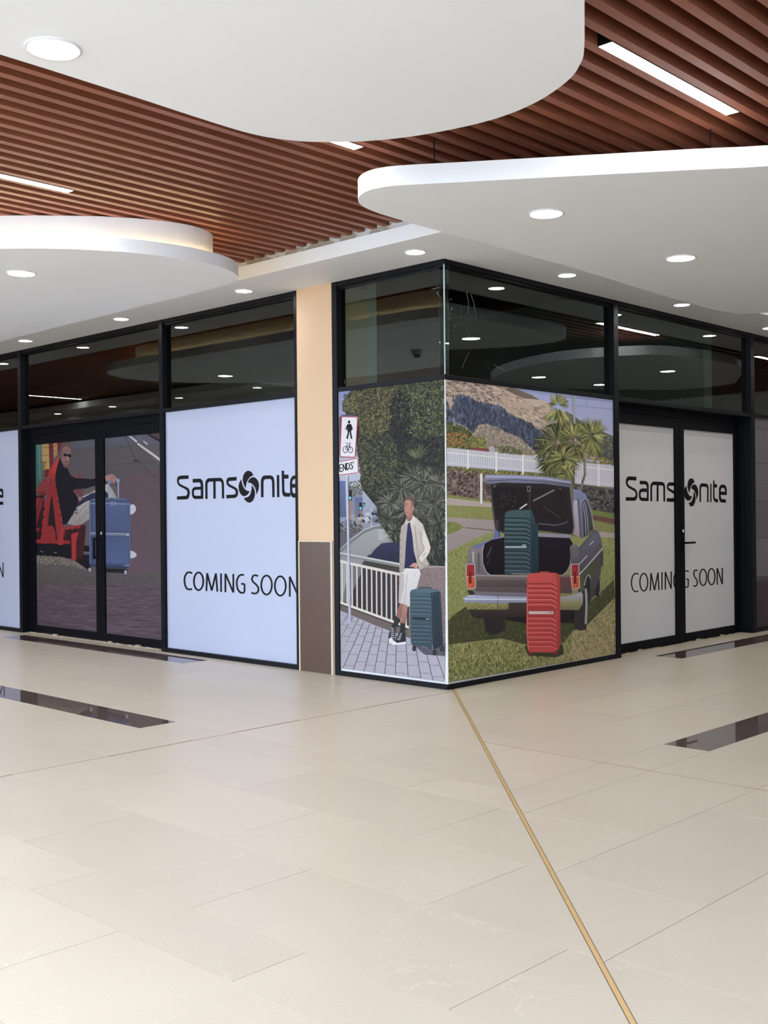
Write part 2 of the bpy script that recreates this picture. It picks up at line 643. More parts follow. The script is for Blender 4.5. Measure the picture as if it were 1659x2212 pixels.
w = MB().box(-18, -17.8, 0.25, 5.2, -0.004, 4.25).build('wall_shop_west', M['interior'])
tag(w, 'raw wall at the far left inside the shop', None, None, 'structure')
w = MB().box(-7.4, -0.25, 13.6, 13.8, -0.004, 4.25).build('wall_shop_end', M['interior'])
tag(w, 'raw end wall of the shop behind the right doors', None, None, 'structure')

# ------------------------------------------------------------------ pillar in the left shopfront
PX0, PX1 = -1.862, -1.376
pillar = MB().box(PX0, PX1, -0.004, 0.47, 0, Z_SOFFIT).build('wall_pillar', M['cream'])
tag(pillar, 'cream painted pillar with brown glossy tile on its lower third', None, None, 'structure')
MB().box(PX0 + 0.030, PX1 - 0.030, -0.020, -0.0045, 0.004, 1.232).build('wall_tile', M['pillar_tile'], pillar)
MB().box(PX0 + 0.012, PX0 + 0.029, -0.021, -0.0045, 0, 1.242).box(PX1 - 0.029, PX1 - 0.004, -0.021, -0.0045, 0, 1.242) \
    .box(PX0 + 0.029, PX1 - 0.029, -0.021, -0.0045, 1.233, 1.242).build('tile_edge_trim', M['tile_trim'], pillar)
colm = MB().box(PX0, PX1 - 0.001, 0.471, 0.60, 0, 4.2).build('shop_column', M['interior_column'])
tag(colm, 'raw plaster column seen through the glass beside the cream pillar', None, None, 'structure')

# ------------------------------------------------------------------ shopfront frames and glass
Z_RAIL = 0.045           # top of bottom rail
Z_POSTER = 2.625         # poster top / transom bottom
Z_TRANS = 2.668
Z_HEAD = 3.600
FD = 0.09                # frame depth


class Facade:
    """maps (along, depth into the shop, z) to world for the left wall (y = 0) and the right wall (x = 0)"""
    def __init__(self, side):
        self.side = side

    def box(self, mb, a0, a1, d0, d1, z0, z1):
        if self.side == 'L':
            mb.box(a0, a1, d0, d1, z0, z1)
        else:
            mb.box(-d1, -d0, a0, a1, z0, z1)
        return mb

    def part(self, name, mat, parent, *boxes, bev=0.0):
        mb = MB()
        for b in boxes:
            self.box(mb, *b)
        o = mb.build(name, mat, parent)
        if bev:
            bevel(o, bev)
        return o


FL, FR = Facade('L'), Facade('R')


def pane(side, parent, a0, a1, z0, z1, depth=0.055):
    if side == 'L':
        v = [(a0, depth, z0), (a1, depth, z0), (a1, depth, z1), (a0, depth, z1)]
        f = [(0, 1, 2, 3)]
    else:
        v = [(-depth, a0, z0), (-depth, a1, z0), (-depth, a1, z1), (-depth, a0, z1)]
        f = [(0, 1, 2, 3)]
    o = mesh_obj('glass_pane', v, f, M['glass'], parent)
    so = o.modifiers.new('thickness', 'SOLIDIFY')
    so.thickness = 0.008
    so.offset = -1
    return o


def window(n, side, a0, a1, label, post0=None, post1=None, lower=True):
    """glazed bay a0..a1; posts given as (from, to)"""
    F = FL if side == 'L' else FR
    w = empty('window_%d' % n, (a0, 0, 0) if side == 'L' else (0, a0, 0))
    w.location = (0, 0, 0)
    tag(w, label, None, None, 'structure')
    A = M['black_alu']
    F.part('top_rail', A, w, (a0, a1, 0, FD, Z_HEAD, Z_SOFFIT), bev=0.003)
    F.part('top_rail_lip', A, w, (a0, a1, 0.022, FD, Z_HEAD - 0.018, Z_HEAD))
    F.part('transom', A, w, (a0, a1, 0, FD, Z_POSTER, Z_TRANS), bev=0.003)
    if lower:
        F.part('bottom_rail', A, w, (a0, a1, -0.004, FD, 0, Z_RAIL), bev=0.003)
    for p in (post0, post1):
        if p:
            z0 = 0 if p[2] else Z_TRANS
            F.part('mullion', A, w, (p[0], p[1], -0.006, FD + 0.02, z0, Z_SOFFIT - 0.001), bev=0.003)
    g0 = post0[1] if post0 and post0[0] <= a0 + 0.2 else a0
    pane(side, w, a0, a1, Z_TRANS, Z_HEAD)
    return w


window(1, 'L', -1.37, -0.004, 'corner window bay of the left shopfront with black frame and dark upper glass', post0=(-1.372, -1.308, True))
w2 = window(2, 'L', -4.066, -1.902, 'window bay between the left doors and the cream pillar with dark upper glass', post0=(-4.128, -4.066, True), post1=(-1.902, -1.866, True))
w3 = window(3, 'L', -7.19, -4.128, 'dark glass transom above the left double doors', lower=False)
w4 = window(4, 'L', -10.4, -7.262, 'leftmost window bay of the left shopfront', post1=(-7.262, -7.19, True))
w5 = window(5, 'R', 0.004, 2.632, 'corner window bay of the right shopfront with black frame and dark upper glass', post1=(2.632, 2.718, True))
w6 = window(6, 'R', 2.718, 5.70, 'dark glass transom above the right double doors', lower=False)
w7 = window(7, 'R', 5.80, 10.6, 'rightmost window bay of the right shopfront', post0=(5.70, 5.80, True))
# thin glass edge at the butt-jointed corner
ce = MB().box(-0.006, 0.003, -0.003, 0.006, Z_TRANS + 0.001, Z_HEAD - 0.001).build('corner_glass_edge', M['silicone'], bpy.data.objects['window_1'])
ce = MB().box(-0.009, 0.000, 0.000, 0.009, Z_RAIL + 0.001, Z_POSTER - 0.001).build('corner_film_edge', M['film_white'], bpy.data.objects['window_1'])

# far shop walls closing the rows
w = MB().box(-17.8, -10.41, 0, 0.2, 0, Z_SOFFIT).build('wall_left_far', M['cream'])
tag(w, 'cream wall further along the left shopfront', None, None, 'structure')
w = MB().box(-0.2, 0, 10.61, 13.8, 0, Z_SOFFIT).build('wall_right_far', M['cream'])
tag(w, 'cream wall further along the right shopfront', None, None, 'structure')


# ------------------------------------------------------------------ double doors
def double_door(n, side, a0, a1, label, depth, m0, m1, label_l, label_r):
    """opening a0..a1, leaves meet between m0..m1; depth = face of the leaves behind the wall line"""
    F = FL if side == 'L' else FR
    A = M['door_alu']
    d = empty('door_%d' % n)
    tag(d, label, None, None, 'structure')
    zt = 2.625
    F.part('door_head', A, d, (a0, a1, depth - 0.01, depth + 0.09, 2.54, zt), bev=0.003)
    F.part('door_jamb', A, d, (a0, a0 + 0.05, depth - 0.01, depth + 0.09, 0, 2.54), bev=0.003)
    F.part('door_jamb', A, d, (a1 - 0.05, a1, depth - 0.01, depth + 0.09, 0, 2.54), bev=0.003)
    F.part('recess_lining', M['black_alu'], d, (a0 - 0.001, a0 + 0.012, FD, depth + 0.09, 0, zt))
    F.part('recess_lining', M['black_alu'], d, (a1 - 0.012, a1 + 0.001, FD, depth + 0.09, 0, zt))
    F.part('recess_lining', M['black_alu'], d, (a0, a1, 0.0, depth + 0.09, zt - 0.004, zt))
    mid = (m0 + m1) / 2
    out = []
    for lab, b0, b1, s0, s1 in ((label_l, a0 + 0.052, mid - 0.003, 0.085, mid - 0.003 - m0), (label_r, mid + 0.003, a1 - 0.052, m1 - mid - 0.003, 0.085)):
        leaf = bpy.data.objects.new('door_leaf', None)
        link(leaf, d)
        leaf['label'] = lab
        F.part('stile', A, leaf, (b0, b0 + s0, depth, depth + 0.045, 0.012, 2.535), bev=0.004)
        F.part('stile', A, leaf, (b1 - s1, b1, depth, depth + 0.045, 0.012, 2.535), bev=0.004)
        F.part('top_rail', A, leaf, (b0 + s0, b1 - s1, depth, depth + 0.045, 2.42, 2.535))
        F.part('bottom_rail', A, leaf, (b0 + s0, b1 - s1, depth, depth + 0.045, 0.012, 0.10))
        out.append((b0 + s0, b1 - s1))
    # uneven mortar along the threshold
    rnd = random.Random(n)
    mb = MB()
    a = a0 + 0.03
    while a < a1 - 0.05:
        wdt = rnd.uniform(0.02, 0.09)
        h = rnd.choice((0.003, 0.004, 0.007, 0.010)) if rnd.random() < 0.96 else 0.022
        F.box(mb, a, a + wdt, depth - 0.035 - rnd.uniform(0, 0.012), depth - 0.012, 0.0, h)
        a += wdt
    th = mb.build('threshold_mortar', M['chip'], d)
    th['kind'] = 'stuff'
    return d, out


D1, films1 = double_door(1, 'L', -7.19, -4.128, 'black framed double door of the left shopfront covered by a travel photograph', 0.10, -5.61, -5.425,
                         'left leaf of the double door', 'right leaf of the double door')
D2, films2 = double_door(2, 'R', 2.718, 5.70, 'black framed double door of the right shopfront under white film', 0.15, 4.13, 4.335,
                         'left leaf of the double door', 'right leaf of the double door')


def lever(door, side, a, z, depth, out):
    F = FL if side == 'L' else FR
    F.part('handle_plate', M['door_alu'], door, (a - 0.02, a + 0.02, depth - 0.008, depth, z - 0.12, z + 0.12), bev=0.003)
    F.part('door_handle', M['door_alu'], door, (a - 0.011, a + 0.011, depth - 0.055, depth - 0.008, z - 0.011, z + 0.011),
           (a - 0.011, a + out, depth - 0.058, depth - 0.040, z - 0.011, z + 0.011), bev=0.004)


def cylinder_lock(door, side, a, z, depth):
    F = FL if side == 'L' else FR
    F.part('lock_cylinder', M['steel'], door, (a - 0.012, a + 0.012, depth - 0.010, depth, z - 0.018, z + 0.018), bev=0.006)


lever(D2, 'R', 4.28, 1.13, 0.15, 0.20)
cylinder_lock(D2, 'R', 4.29, 1.265, 0.15)
FL.part('handle_plate', M['door_alu'], D1, (-5.50, -5.46, 0.092, 0.10, 0.98, 1.22), bev=0.003)
FL.part('pull_handle', M['black_alu'], D1, (-5.60, -5.575, 0.05, 0.075, 0.98, 1.24), (-5.60, -5.575, 0.075, 0.10, 0.99, 1.01), (-5.60, -5.575, 0.075, 0.10, 1.21, 1.23), bev=0.004)
cylinder_lock(D1, 'L', -5.48, 1.29, 0.10)


# ------------------------------------------------------------------ ceiling islands
def cloud(name, label, outline, z0, z1, steps=4):
    root = empty(name, (0, 0, 0))
    tag(root, label, 'ceiling panel')
    poly = smooth_poly(outline, steps)
    o = MB().prism(poly, z0, z1).build('slab', M['gypsum'], root)
    return root, poly


L_OUT = [(-1.57, -3.18), (-1.28, -2.88), (-1.14, -2.67), (-1.02, -2.45), (-0.94, -2.19), (-0.91, -1.92), (-0.94, -1.65), (-1.0, -1.48),
         (-1.09, -1.35), (-1.18, -1.265), (-1.35, -1.195), (-1.73, -1.16), (-2.8, -1.14), (-4.11, -1.11), (-5.66, -1.08), (-6.75, -1.08),
         (-7.2, -1.18), (-7.52, -1.5), (-7.68, -1.95), (-7.6, -2.42), (-7.2, -3.1), (-6.36, -3.8), (-5.2, -4.12), (-3.6, -4.12), (-2.4, -3.82)]
CL, poly_l = cloud('ceiling_island', 'white two-tier ceiling island with warm cove light, left, below the slats', L_OUT, Z_CLOUD, 3.572)


def inset(poly, d):
    n = len(poly)
    a = sum(poly[i][0] * poly[(i + 1) % n][1] - poly[(i + 1) % n][0] * poly[i][1] for i in range(n))
    s = 1 if a > 0 else -1
    out = []
    for i in range(n):
        p0, p1, p2 = Vector(poly[i - 1]), Vector(poly[i]), Vector(poly[(i + 1) % n])
        t = (p2 - p0)
        t.normalize()
        out.append((p1.x - s * t.y * d, p1.y + s * t.x * d))
    return out


U_OUT = [(-1.9, -3.01), (-1.53, -2.63), (-1.32, -2.36), (-1.16, -2.04), (-1.12, -1.76), (-1.2, -1.53), (-1.36, -1.42), (-1.75, -1.39),
         (-2.8, -1.39), (-4.1, -1.38), (-5.6, -1.36), (-6.5, -1.36), (-6.95, -1.47), (-7.22, -1.75), (-7.3, -2.05), (-7.2, -2.4), (-6.85, -2.95),
         (-6.15, -3.5), (-5.1, -3.82), (-3.6, -3.82), (-2.6, -3.6)]
up = smooth_poly(U_OUT, 4)
MB().prism(up, 3.572, Z_SLAT - 0.002).build('upper_tier', M['gypsum'], CL)
# warm strip lying on the lower tier, in front of the upper tier
o_out, o_in = inset(up, -0.035), inset(up, -0.015)
mb = MB()
n_ = len(up)
vs = [(p[0], p[1], 3.586) for p in o_in] + [(p[0], p[1], 3.586) for p in o_out]
mb.add(vs, [(i, n_ + i, n_ + (i + 1) % n_, (i + 1) % n_) for i in range(n_)])
vs = [(p[0], p[1], 3.5725) for p in o_in] + [(p[0], p[1], 3.586) for p in o_in]
mb.add(vs, [(i, (i + 1) % n_, n_ + (i + 1) % n_, n_ + i) for i in range(n_)])
mb.build('cove_light_strip', M['cove'], CL)

R_OUT = [(3.31, -1.01), (2.98, -1.25), (2.33, -1.71), (1.88, -2.025), (1.60, -2.225), (1.47, -2.29), (1.36, -2.30), (1.25, -2.26), (1.16, -2.185),
         (1.095, -2.08), (1.06, -1.95), (1.04, -1.76), (1.03, -1.5), (1.025, -0.96), (1.02, -0.2), (1.01, 0.55), (0.965, 1.2), (0.93, 1.8), (0.915, 2.5),
         (0.915, 3.05), (0.97, 3.36), (1.12, 3.53), (1.45, 3.62), (1.86, 3.54), (2.6, 3.1), (3.3, 2.4), (4.1, 1.3), (4.5, 0.35), (4.42, -0.3), (3.95, -0.65)]
CR, poly_r = cloud('ceiling_island', 'white single slab ceiling island hung on thin rods, upper right', R_OUT, Z_CLOUD, 3.59)
for x, y in ((1.62, -1.98), (2.9, -0.9), (1.35, 0.3), (1.35, 2.4), (2.6, 2.2), (3.7, 0.4)):
    MB().lathe([(0.004, 0), (0.004, 0.5)], (x, y, 3.59), 8).build('hanger_rod', M['plenum'], CR)

B_OUT = [(1.67, -4.85), (1.67, -4.64), (1.665, -4.4), (1.66, -4.15), (1.65, -3.87), (1.645, -3.64), (1.65, -3.48), (1.675, -3.35), (1.74, -3.21), (1.82, -3.105),
         (1.93, -3.0), (2.07, -2.905), (2.24, -2.825), (2.45, -2.765), (2.65, -2.735), (2.84, -2.745), (3.04, -2.80), (3.24, -2.90), (3.37, -3.01),
         (3.47, -3.13), (3.73, -3.52), (4.15, -4.15), (4.5, -4.9), (4.6, -5.7), (4.4, -8.0), (3.8, -7.3), (2.9, -7.4), (2.1, -6.9), (1.75, -6.1), (1.675, -5.4)]
CB, poly_b = cloud('ceiling_island', 'largest white ceiling island filling the top of the view', B_OUT, Z_CLOUD, 3.59)
for x, y in ((2.2, -3.6), (3.1, -3.4), (3.9, -5.2), (2.2, -6.2)):
    MB().lathe([(0.004, 0), (0.004, 0.5)], (x, y, 3.59), 8).build('hanger_rod', M['plenum'], CB)

R2_OUT = [(1.35, 5.18), (0.92, 5.58), (0.75, 6.74), (0.98, 7.71), (1.53, 8.73), (1.9, 9.24), (2.73, 9.38), (3.28, 8.86), (4.2, 7.5), (4.3, 6.3), (3.4, 5.4), (2.2, 4.95)]
CR2, _ = cloud('ceiling_island', 'white ceiling island farther along the right walkway, at the right edge', R2_OUT, Z_CLOUD, 3.59)


# ------------------------------------------------------------------ downlights
def downlight(x, y, z, r, label, group):
    root = empty('downlight', (x, y, z))
    tag(root, label, 'downlight', group)
    rl = r * 0.865
    MB().lathe([(rl, 0.0005), (rl, -0.004), (r * 0.93, -0.009), (r, -0.006), (r, 0.0)], (0, 0, 0)).build('trim_ring', M['lamp_trim'], root, True)
    MB().disc((0, 0, -0.003), rl).build('diffuser', M['lamp'], root)
    return root


RS, RI = 0.088, 0.118
g1, g2 = 'small downlights in the shopfront soffit', 'large downlights in the ceiling islands'
downlight(-0.008, -0.353, Z_SOFFIT, RS, 'small round downlight in the white soffit just left of the shop corner', g1)
downlight(-2.224, -0.352, Z_SOFFIT, RS, 'small round downlight in the soffit left of the cream pillar top', g1)
downlight(-4.339, -0.345, Z_SOFFIT, RS, 'small round downlight in the soffit above the left double doors\' right end', g1)
downlight(-6.43, -0.34, Z_SOFFIT, RS, 'small round downlight in the soffit at the left edge of the view', g1)
downlight(-8.52, -0.34, Z_SOFFIT, RS, 'small downlight mirrored in the leftmost upper glass at the picture edge', g1)
for x_ in (-10.66, -12.8):
    downlight(x_, -0.34, Z_SOFFIT, RS, 'small downlight of the left soffit %s outside the left picture edge' % ('just' if x_ > -11 else 'far'), g1)
downlight(0.349, 1.307, Z_SOFFIT, RS, 'small round downlight in the right soffit above the car photograph', g1)
downlight(0.35, 3.398, Z_SOFFIT, RS, 'small round downlight in the right soffit above the white film doors', g1)
downlight(0.33, 5.52, Z_SOFFIT, RS, 'small round downlight in the right soffit at the right edge of the view', g1)
downlight(1.822, -1.089, Z_CLOUD, RI, 'large round downlight in the right island nearest its rounded tip', g2)
downlight(1.800, 0.737, Z_CLOUD, RI, 'large round downlight in the right island, second from its tip', g2)
downlight(1.77, 2.66, Z_CLOUD, RI, 'large round downlight in the right island, cut by the right picture edge', g2)
downlight(-2.225, -2.659, Z_CLOUD, RI, 'large round downlight in the left two-tier ceiling island', g2)
downlight(-4.33, -2.64, Z_CLOUD, RI, 'large downlight of the left island hidden beyond the left picture edge', g2)
downlight(-6.43, -2.62, Z_CLOUD, RI, 'large downlight mirrored in the upper glass above the COMING SOON poster', g2)
downlight(1.888, -4.726, Z_CLOUD, RI, 'biggest downlight, in the top island at the upper left of the view', g2)
downlight(3.9, -5.9, Z_CLOUD, RI, 'large downlight of the top island above the camera, out of view', g2)
downlight(1.75, 7.02, Z_CLOUD, RI, 'downlight mirrored in the glass above the white film doors', g2)
downlight(3.40, 6.22, Z_CLOUD, RI, 'left one of two downlights mirrored low in the glass above the car photograph', g2)
downlight(3.32, 7.73, Z_CLOUD, RI, 'right one of two downlights mirrored low in the glass above the car photograph', g2)
g3 = 'small downlights in the opposite soffit'
for x, lab in ((-8.46, 'small downlight mirrored low in glass above the COMING SOON poster, right one'),
               (-10.68, 'small downlight mirrored low in glass above the COMING SOON poster, left one'),
               (-12.88, 'small mirrored downlight low in the glass above the left doors, right one'),
               (-14.94, 'small mirrored downlight low in the glass above the left doors, left one')):
    downlight(x, -4.9, Z_SOFFIT, RS, lab, g3)


# ------------------------------------------------------------------ linear lights between the slats
def linear_light(xc, y0, y1, label, w=0.082):
    root = empty('linear_light', (xc, y0, Z_SLAT))
    tag(root, label, 'ceiling light', 'linear lights between the ceiling slats')
    L = y1 - y0
    h = w / 2
    MB().box(-h, h, 0, L, -0.004, 0.09).build('housing', M['plenum'], root)
    MB().add([(-h + 0.002, 0.004, -0.0045), (h - 0.002, 0.004, -0.0045), (h - 0.002, L - 0.004, -0.0045), (-h + 0.002, L - 0.004, -0.0045)],
             [(0, 3, 2, 1)]).build('diffuser', M['linear'], root)


def gap_centre(x):
    k = round((x - X0_SLAT - SLAT_W - (SLAT_PITCH - SLAT_W) / 2) / SLAT_PITCH)
    return X0_SLAT + SLAT_PITCH * k + SLAT_W + (SLAT_PITCH - SLAT_W) / 2


linear_light(gap_centre(3.09), -2.42, -1.06, 'bright white linear light in the slats at the upper right')
linear_light(gap_centre(1.10), -3.57, -2.17, 'linear light half hidden behind the lower edge of the top island')
linear_light(gap_centre(-1.02), -4.36, -2.96, 'linear light in the slats at the left edge above the two-tier island')
linear_light(gap_centre(1.27), 4.54, 5.95, 'linear light mirrored in the glass either side of the right mullion')
linear_light(gap_centre(1.27), 8.84, 10.2, 'linear light mirrored in the rightmost upper glass')
linear_light(gap_centre(-7.953), -3.5, -2.12, 'short linear light mirrored in the glass above the left doors')
linear_light(gap_centre(-13.45), -4.55, -3.25, 'long linear light mirrored in the glass above the left doors')

# dome camera under the left island, mirrored in the corner glass
dc = empty('dome_camera', (-2.91, -2.78, Z_CLOUD))
tag(dc, 'small grey dome security camera mirrored in the corner window glass', 'camera')
MB().lathe([(0.0, 0), (0.075, 0), (0.075, -0.012), (0.062, -0.05), (0.045, -0.055), (0.0, -0.055)], (0, 0, 0), 24).build('housing', M['dome_grey'], dc, True)
MB().lathe([(0.045, -0.055), (0.042, -0.075), (0.028, -0.09), (0.0, -0.097)], (0, 0, 0), 24).build('dome', M['dome_black'], dc, True)


# ================================================================== printed posters
class Print:
    """flat print built from coloured facets on a panel; traced points are turned into metres on the panel's plane"""
    def __init__(self, root, side, depth, crop, gain=1.0, shift=0.0, step=0.00002):
        self.root, self.side, self.depth = root, side, depth
        self.crop, self.gain, self.shift, self.step = crop, gain, shift, step
        self.k = 0.0005
        self.n = 0
        self.rnd = random.Random(11)
        self.v, self.f, self.c = [], [], []
        self.lo, self.hi = -99.0, 99.0

    def pt(self, p):
        x0, y0, s = self.crop
        px, py = x0 + p[0] / s, y0 + p[1] / s
        d = C_F + C_R * ((px - IMG_W / 2) / FOCAL) - C_U * ((py - IMG_H / 2) / FOCAL)
        if self.side == 'L':
            t = (self.depth - self.k - CAM.y) / d.y
            q = CAM + d * t
            return (q.x + self.shift, q.z)
        t = (-self.depth + self.k - CAM.x) / d.x
        q = CAM + d * t
        return (q.y + self.shift, q.z)

    def put(self, a, z, off):
        a = min(self.hi, max(self.lo, a))      # nothing is printed past the sheet's edge
        if self.side == 'L':
            return (a, self.depth - off, z)
        return (-self.depth + off, a, z)

    def col(self, c):
        r = lin(c)
        lum = 0.3 * r[0] + 0.55 * r[1] + 0.15 * r[2]
        return tuple(min(0.92, (v * 0.88 + lum * 0.12 + 0.003) * self.gain) for v in r)

    def raw(self, pts, cols, off):
        b = len(self.v)
        self.v += [self.put(a, z, off) for a, z in pts]
        self.f.append(tuple(range(b, b + len(pts))))
        self.c += [self.col(c) for c in cols]

    def poly(self, pts, c, c2=None, axis='v'):
        """fill; with c2 the colour runs from c (top / left) to c2 (bottom / right)"""
        self.k += self.step
        if c2 is None:
            cols = [c] * len(pts)
        else:
            i = 1 if axis == 'v' else 0
            lo, hi = min(p[i] for p in pts), max(p[i] for p in pts)
            cols = [tuple(c[j] + (c2[j] - c[j]) * ((p[i] - lo) / max(1e-6, hi - lo)) for j in range(3)) for p in pts]
        self.raw([self.pt(p) for p in pts], cols, self.k)

    def rect(self, x0, y0, x1, y1, c, c2=None, axis='v'):
        self.poly([(x0, y0), (x1, y0), (x1, y1), (x0, y1)], c, c2, axis)

    def metres(self, a0, a1, z0, z1, c):
        self.k += self.step
        self.raw([(a0, z0), (a1, z0), (a1, z1), (a0, z1)], [c] * 4, self.k)

    def ell(self, cx, cy, rx, ry, c, n=20):
        self.poly([(cx + rx * math.cos(2 * math.pi * i / n), cy + ry * math.sin(2 * math.pi * i / n)) for i in range(n)], c)

    def stroke(self, pts, w, c, closed=False, w2=None):
        if not closed and w2 is None and len(pts) > 2:
            for i in range(1, len(pts) - 1):
                d1 = Vector(pts[i]) - Vector(pts[i - 1])
                d2 = Vector(pts[i + 1]) - Vector(pts[i])
                if d1.length > 0 and d2.length > 0 and d1.angle(d2) > 0.95:
                    self.stroke(pts[:i + 1], w, c)
                    self.stroke(pts[i:], w, c)
                    return
        self.k += self.step
        n = len(pts)
        L, R = [], []
        for i in range(n):
            if closed:
                a, b = pts[i - 1], pts[(i + 1) % n]
            else:
                a, b = pts[max(0, i - 1)], pts[min(n - 1, i + 1)]
            p = pts[i]
            d1 = Vector((p[0] - a[0], p[1] - a[1]))
            d2 = Vector((b[0] - p[0], b[1] - p[1]))
            if d1.length < 1e-6:
                d1 = d2
            if d2.length < 1e-6:
                d2 = d1
            d1.normalize()
            d2.normalize()
            t = d1 + d2
            if t.length < 1e-3:
                t = d1
            t.normalize()
            nr = Vector((-t.y, t.x))
            cs = max(0.45, nr.dot(Vector((-d1.y, d1.x))))
            ww = w if w2 is None else w + (w2 - w) * i / (n - 1)
            h = ww / 2 / cs
            L.append((p[0] + nr.x * h, p[1] + nr.y * h))
            R.append((p[0] - nr.x * h, p[1] - nr.y * h))
        m = n if closed else n - 1
        for i in range(m):
            j = (i + 1) % n
            self.raw([self.pt(q) for q in (L[i], L[j], R[j], R[i])], [c] * 4, self.k)

    def ring(self, cx, cy, rx, ry, w, c, n=22):
        self.stroke([(cx + rx * math.cos(2 * math.pi * i / n), cy + ry * math.sin(2 * math.pi * i / n)) for i in range(n)], w, c, True)

    @staticmethod
    def inside(p, poly):
        x, y = p
        r = False
        n = len(poly)
        for i in range(n):
            x1, y1 = poly[i]
            x2, y2 = poly[i - 1]
            if (y1 > y) != (y2 > y) and x < (x2 - x1) * (y - y1) / (y2 - y1) + x1:
                r = not r
        return r

    def scatter(self, poly, n, size, cols, ang=(0, 180), aspect=0.4, thick=0.00006, jit=12, keep=None):
        """many small pointed facets (leaves, blades, speckles) inside poly"""
        rnd = self.rnd
        self.k += self.step
        x0, x1 = min(p[0] for p in poly), max(p[0] for p in poly)
        y0, y1 = min(p[1] for p in poly), max(p[1] for p in poly)
        done = tries = 0
        while done < n and tries < n * 12:
            tries += 1
            p = (rnd.uniform(x0, x1), rnd.uniform(y0, y1))
            if not self.inside(p, poly):
                continue
            if keep and not keep(p):
                continue
            done += 1
            L = rnd.uniform(*size)
            a = math.radians(rnd.uniform(*ang))
            ca, sa = math.cos(a), math.sin(a)
            w = L * aspect / 2
            c = rnd.choice(cols)
            j = rnd.uniform(-jit, jit)
            c = tuple(max(0, min(255, v + j)) for v in c)
            q = [(p[0] + ca * L / 2, p[1] - sa * L / 2), (p[0] - sa * w, p[1] - ca * w), (p[0] - ca * L / 2, p[1] + sa * L / 2), (p[0] + sa * w, p[1] + ca * w)]
            self.raw([self.pt(t) for t in q], [c] * 4, self.k + rnd.random() * thick)
        self.k += thick

    def burst(self, cx, cy, r, n, cols, a0=0, a1=360, w=6, droop=0.0, r0=0.15):
        """long narrow leaves spraying from a centre"""
        rnd = self.rnd
        self.k += self.step
        for i in range(n):
            a = math.radians(rnd.uniform(a0, a1))
            L = r * rnd.uniform(0.6, 1.05)
            s = (cx + r0 * L * math.cos(a), cy - r0 * L * math.sin(a))
            m = (cx + 0.6 * L * math.cos(a), cy - 0.6 * L * math.sin(a) + droop * L * 0.15)
            e = (cx + L * math.cos(a), cy - L * math.sin(a) + droop * L * 0.5)
            d = Vector((e[0] - s[0], e[1] - s[1]))
            if d.length < 1:
                continue
            d.normalize()
            ww = w * rnd.uniform(0.6, 1.2) / 2
            c = rnd.choice(cols)
            j = rnd.uniform(-12, 12)
            c = tuple(max(0, min(255, v + j)) for v in c)
            q = [s, (m[0] - d.y * ww, m[1] + d.x * ww), e, (m[0] + d.y * ww, m[1] - d.x * ww)]
            self.raw([self.pt(t) for t in q], [c] * 4, self.k + rnd.random() * 0.00006)
        self.k += 0.00006

    def part(self, name, label=None, mat=None):
        if not self.f:
            return None
        me = bpy.data.meshes.new(name)
        me.from_pydata(self.v, [], self.f)
        at = me.color_attributes.new('ink', 'FLOAT_COLOR', 'POINT')
        flat = []
        for c in self.c:
            flat += [c[0], c[1], c[2], 1.0]
        at.data.foreach_set('color', flat)
        me.materials.append(M['print'])
        # all facets face out of the wall
        nrm = Vector((0, -1, 0)) if self.side == 'L' else Vector((1, 0, 0))
        me.update()
        flip = [p.index for p in me.polygons if p.normal.dot(nrm) < 0]
        for i in flip:
            me.polygons[i].flip()
        me.update()
        o = link(bpy.data.objects.new(name, me), self.root)
        if label:
            o['label'] = label
        self.v, self.f, self.c = [], [], []
        return o


def poster(side, a0, a1, z0, z1, depth, label, name='poster', seams=(), mat=None):
    mat = mat or M['film_white']
    root = empty(name, ((a0 + a1) / 2, depth, z0) if side == 'L' else (-depth, (a0 + a1) / 2, z0))
    root.location = (0, 0, 0)
    tag(root, label, 'poster')
    F = FL if side == 'L' else FR
    F.part('vinyl_sheet', mat, root, (a0, a1, depth, depth + 0.004, z0, z1))
    for s in seams:
        F.part('sheet_overlap', mat, root, (s - 0.03, s + 0.03, depth - 0.0003, depth, z0, z1))
    return root


INK = (9, 10, 14)
PAPER = (178, 184, 205)

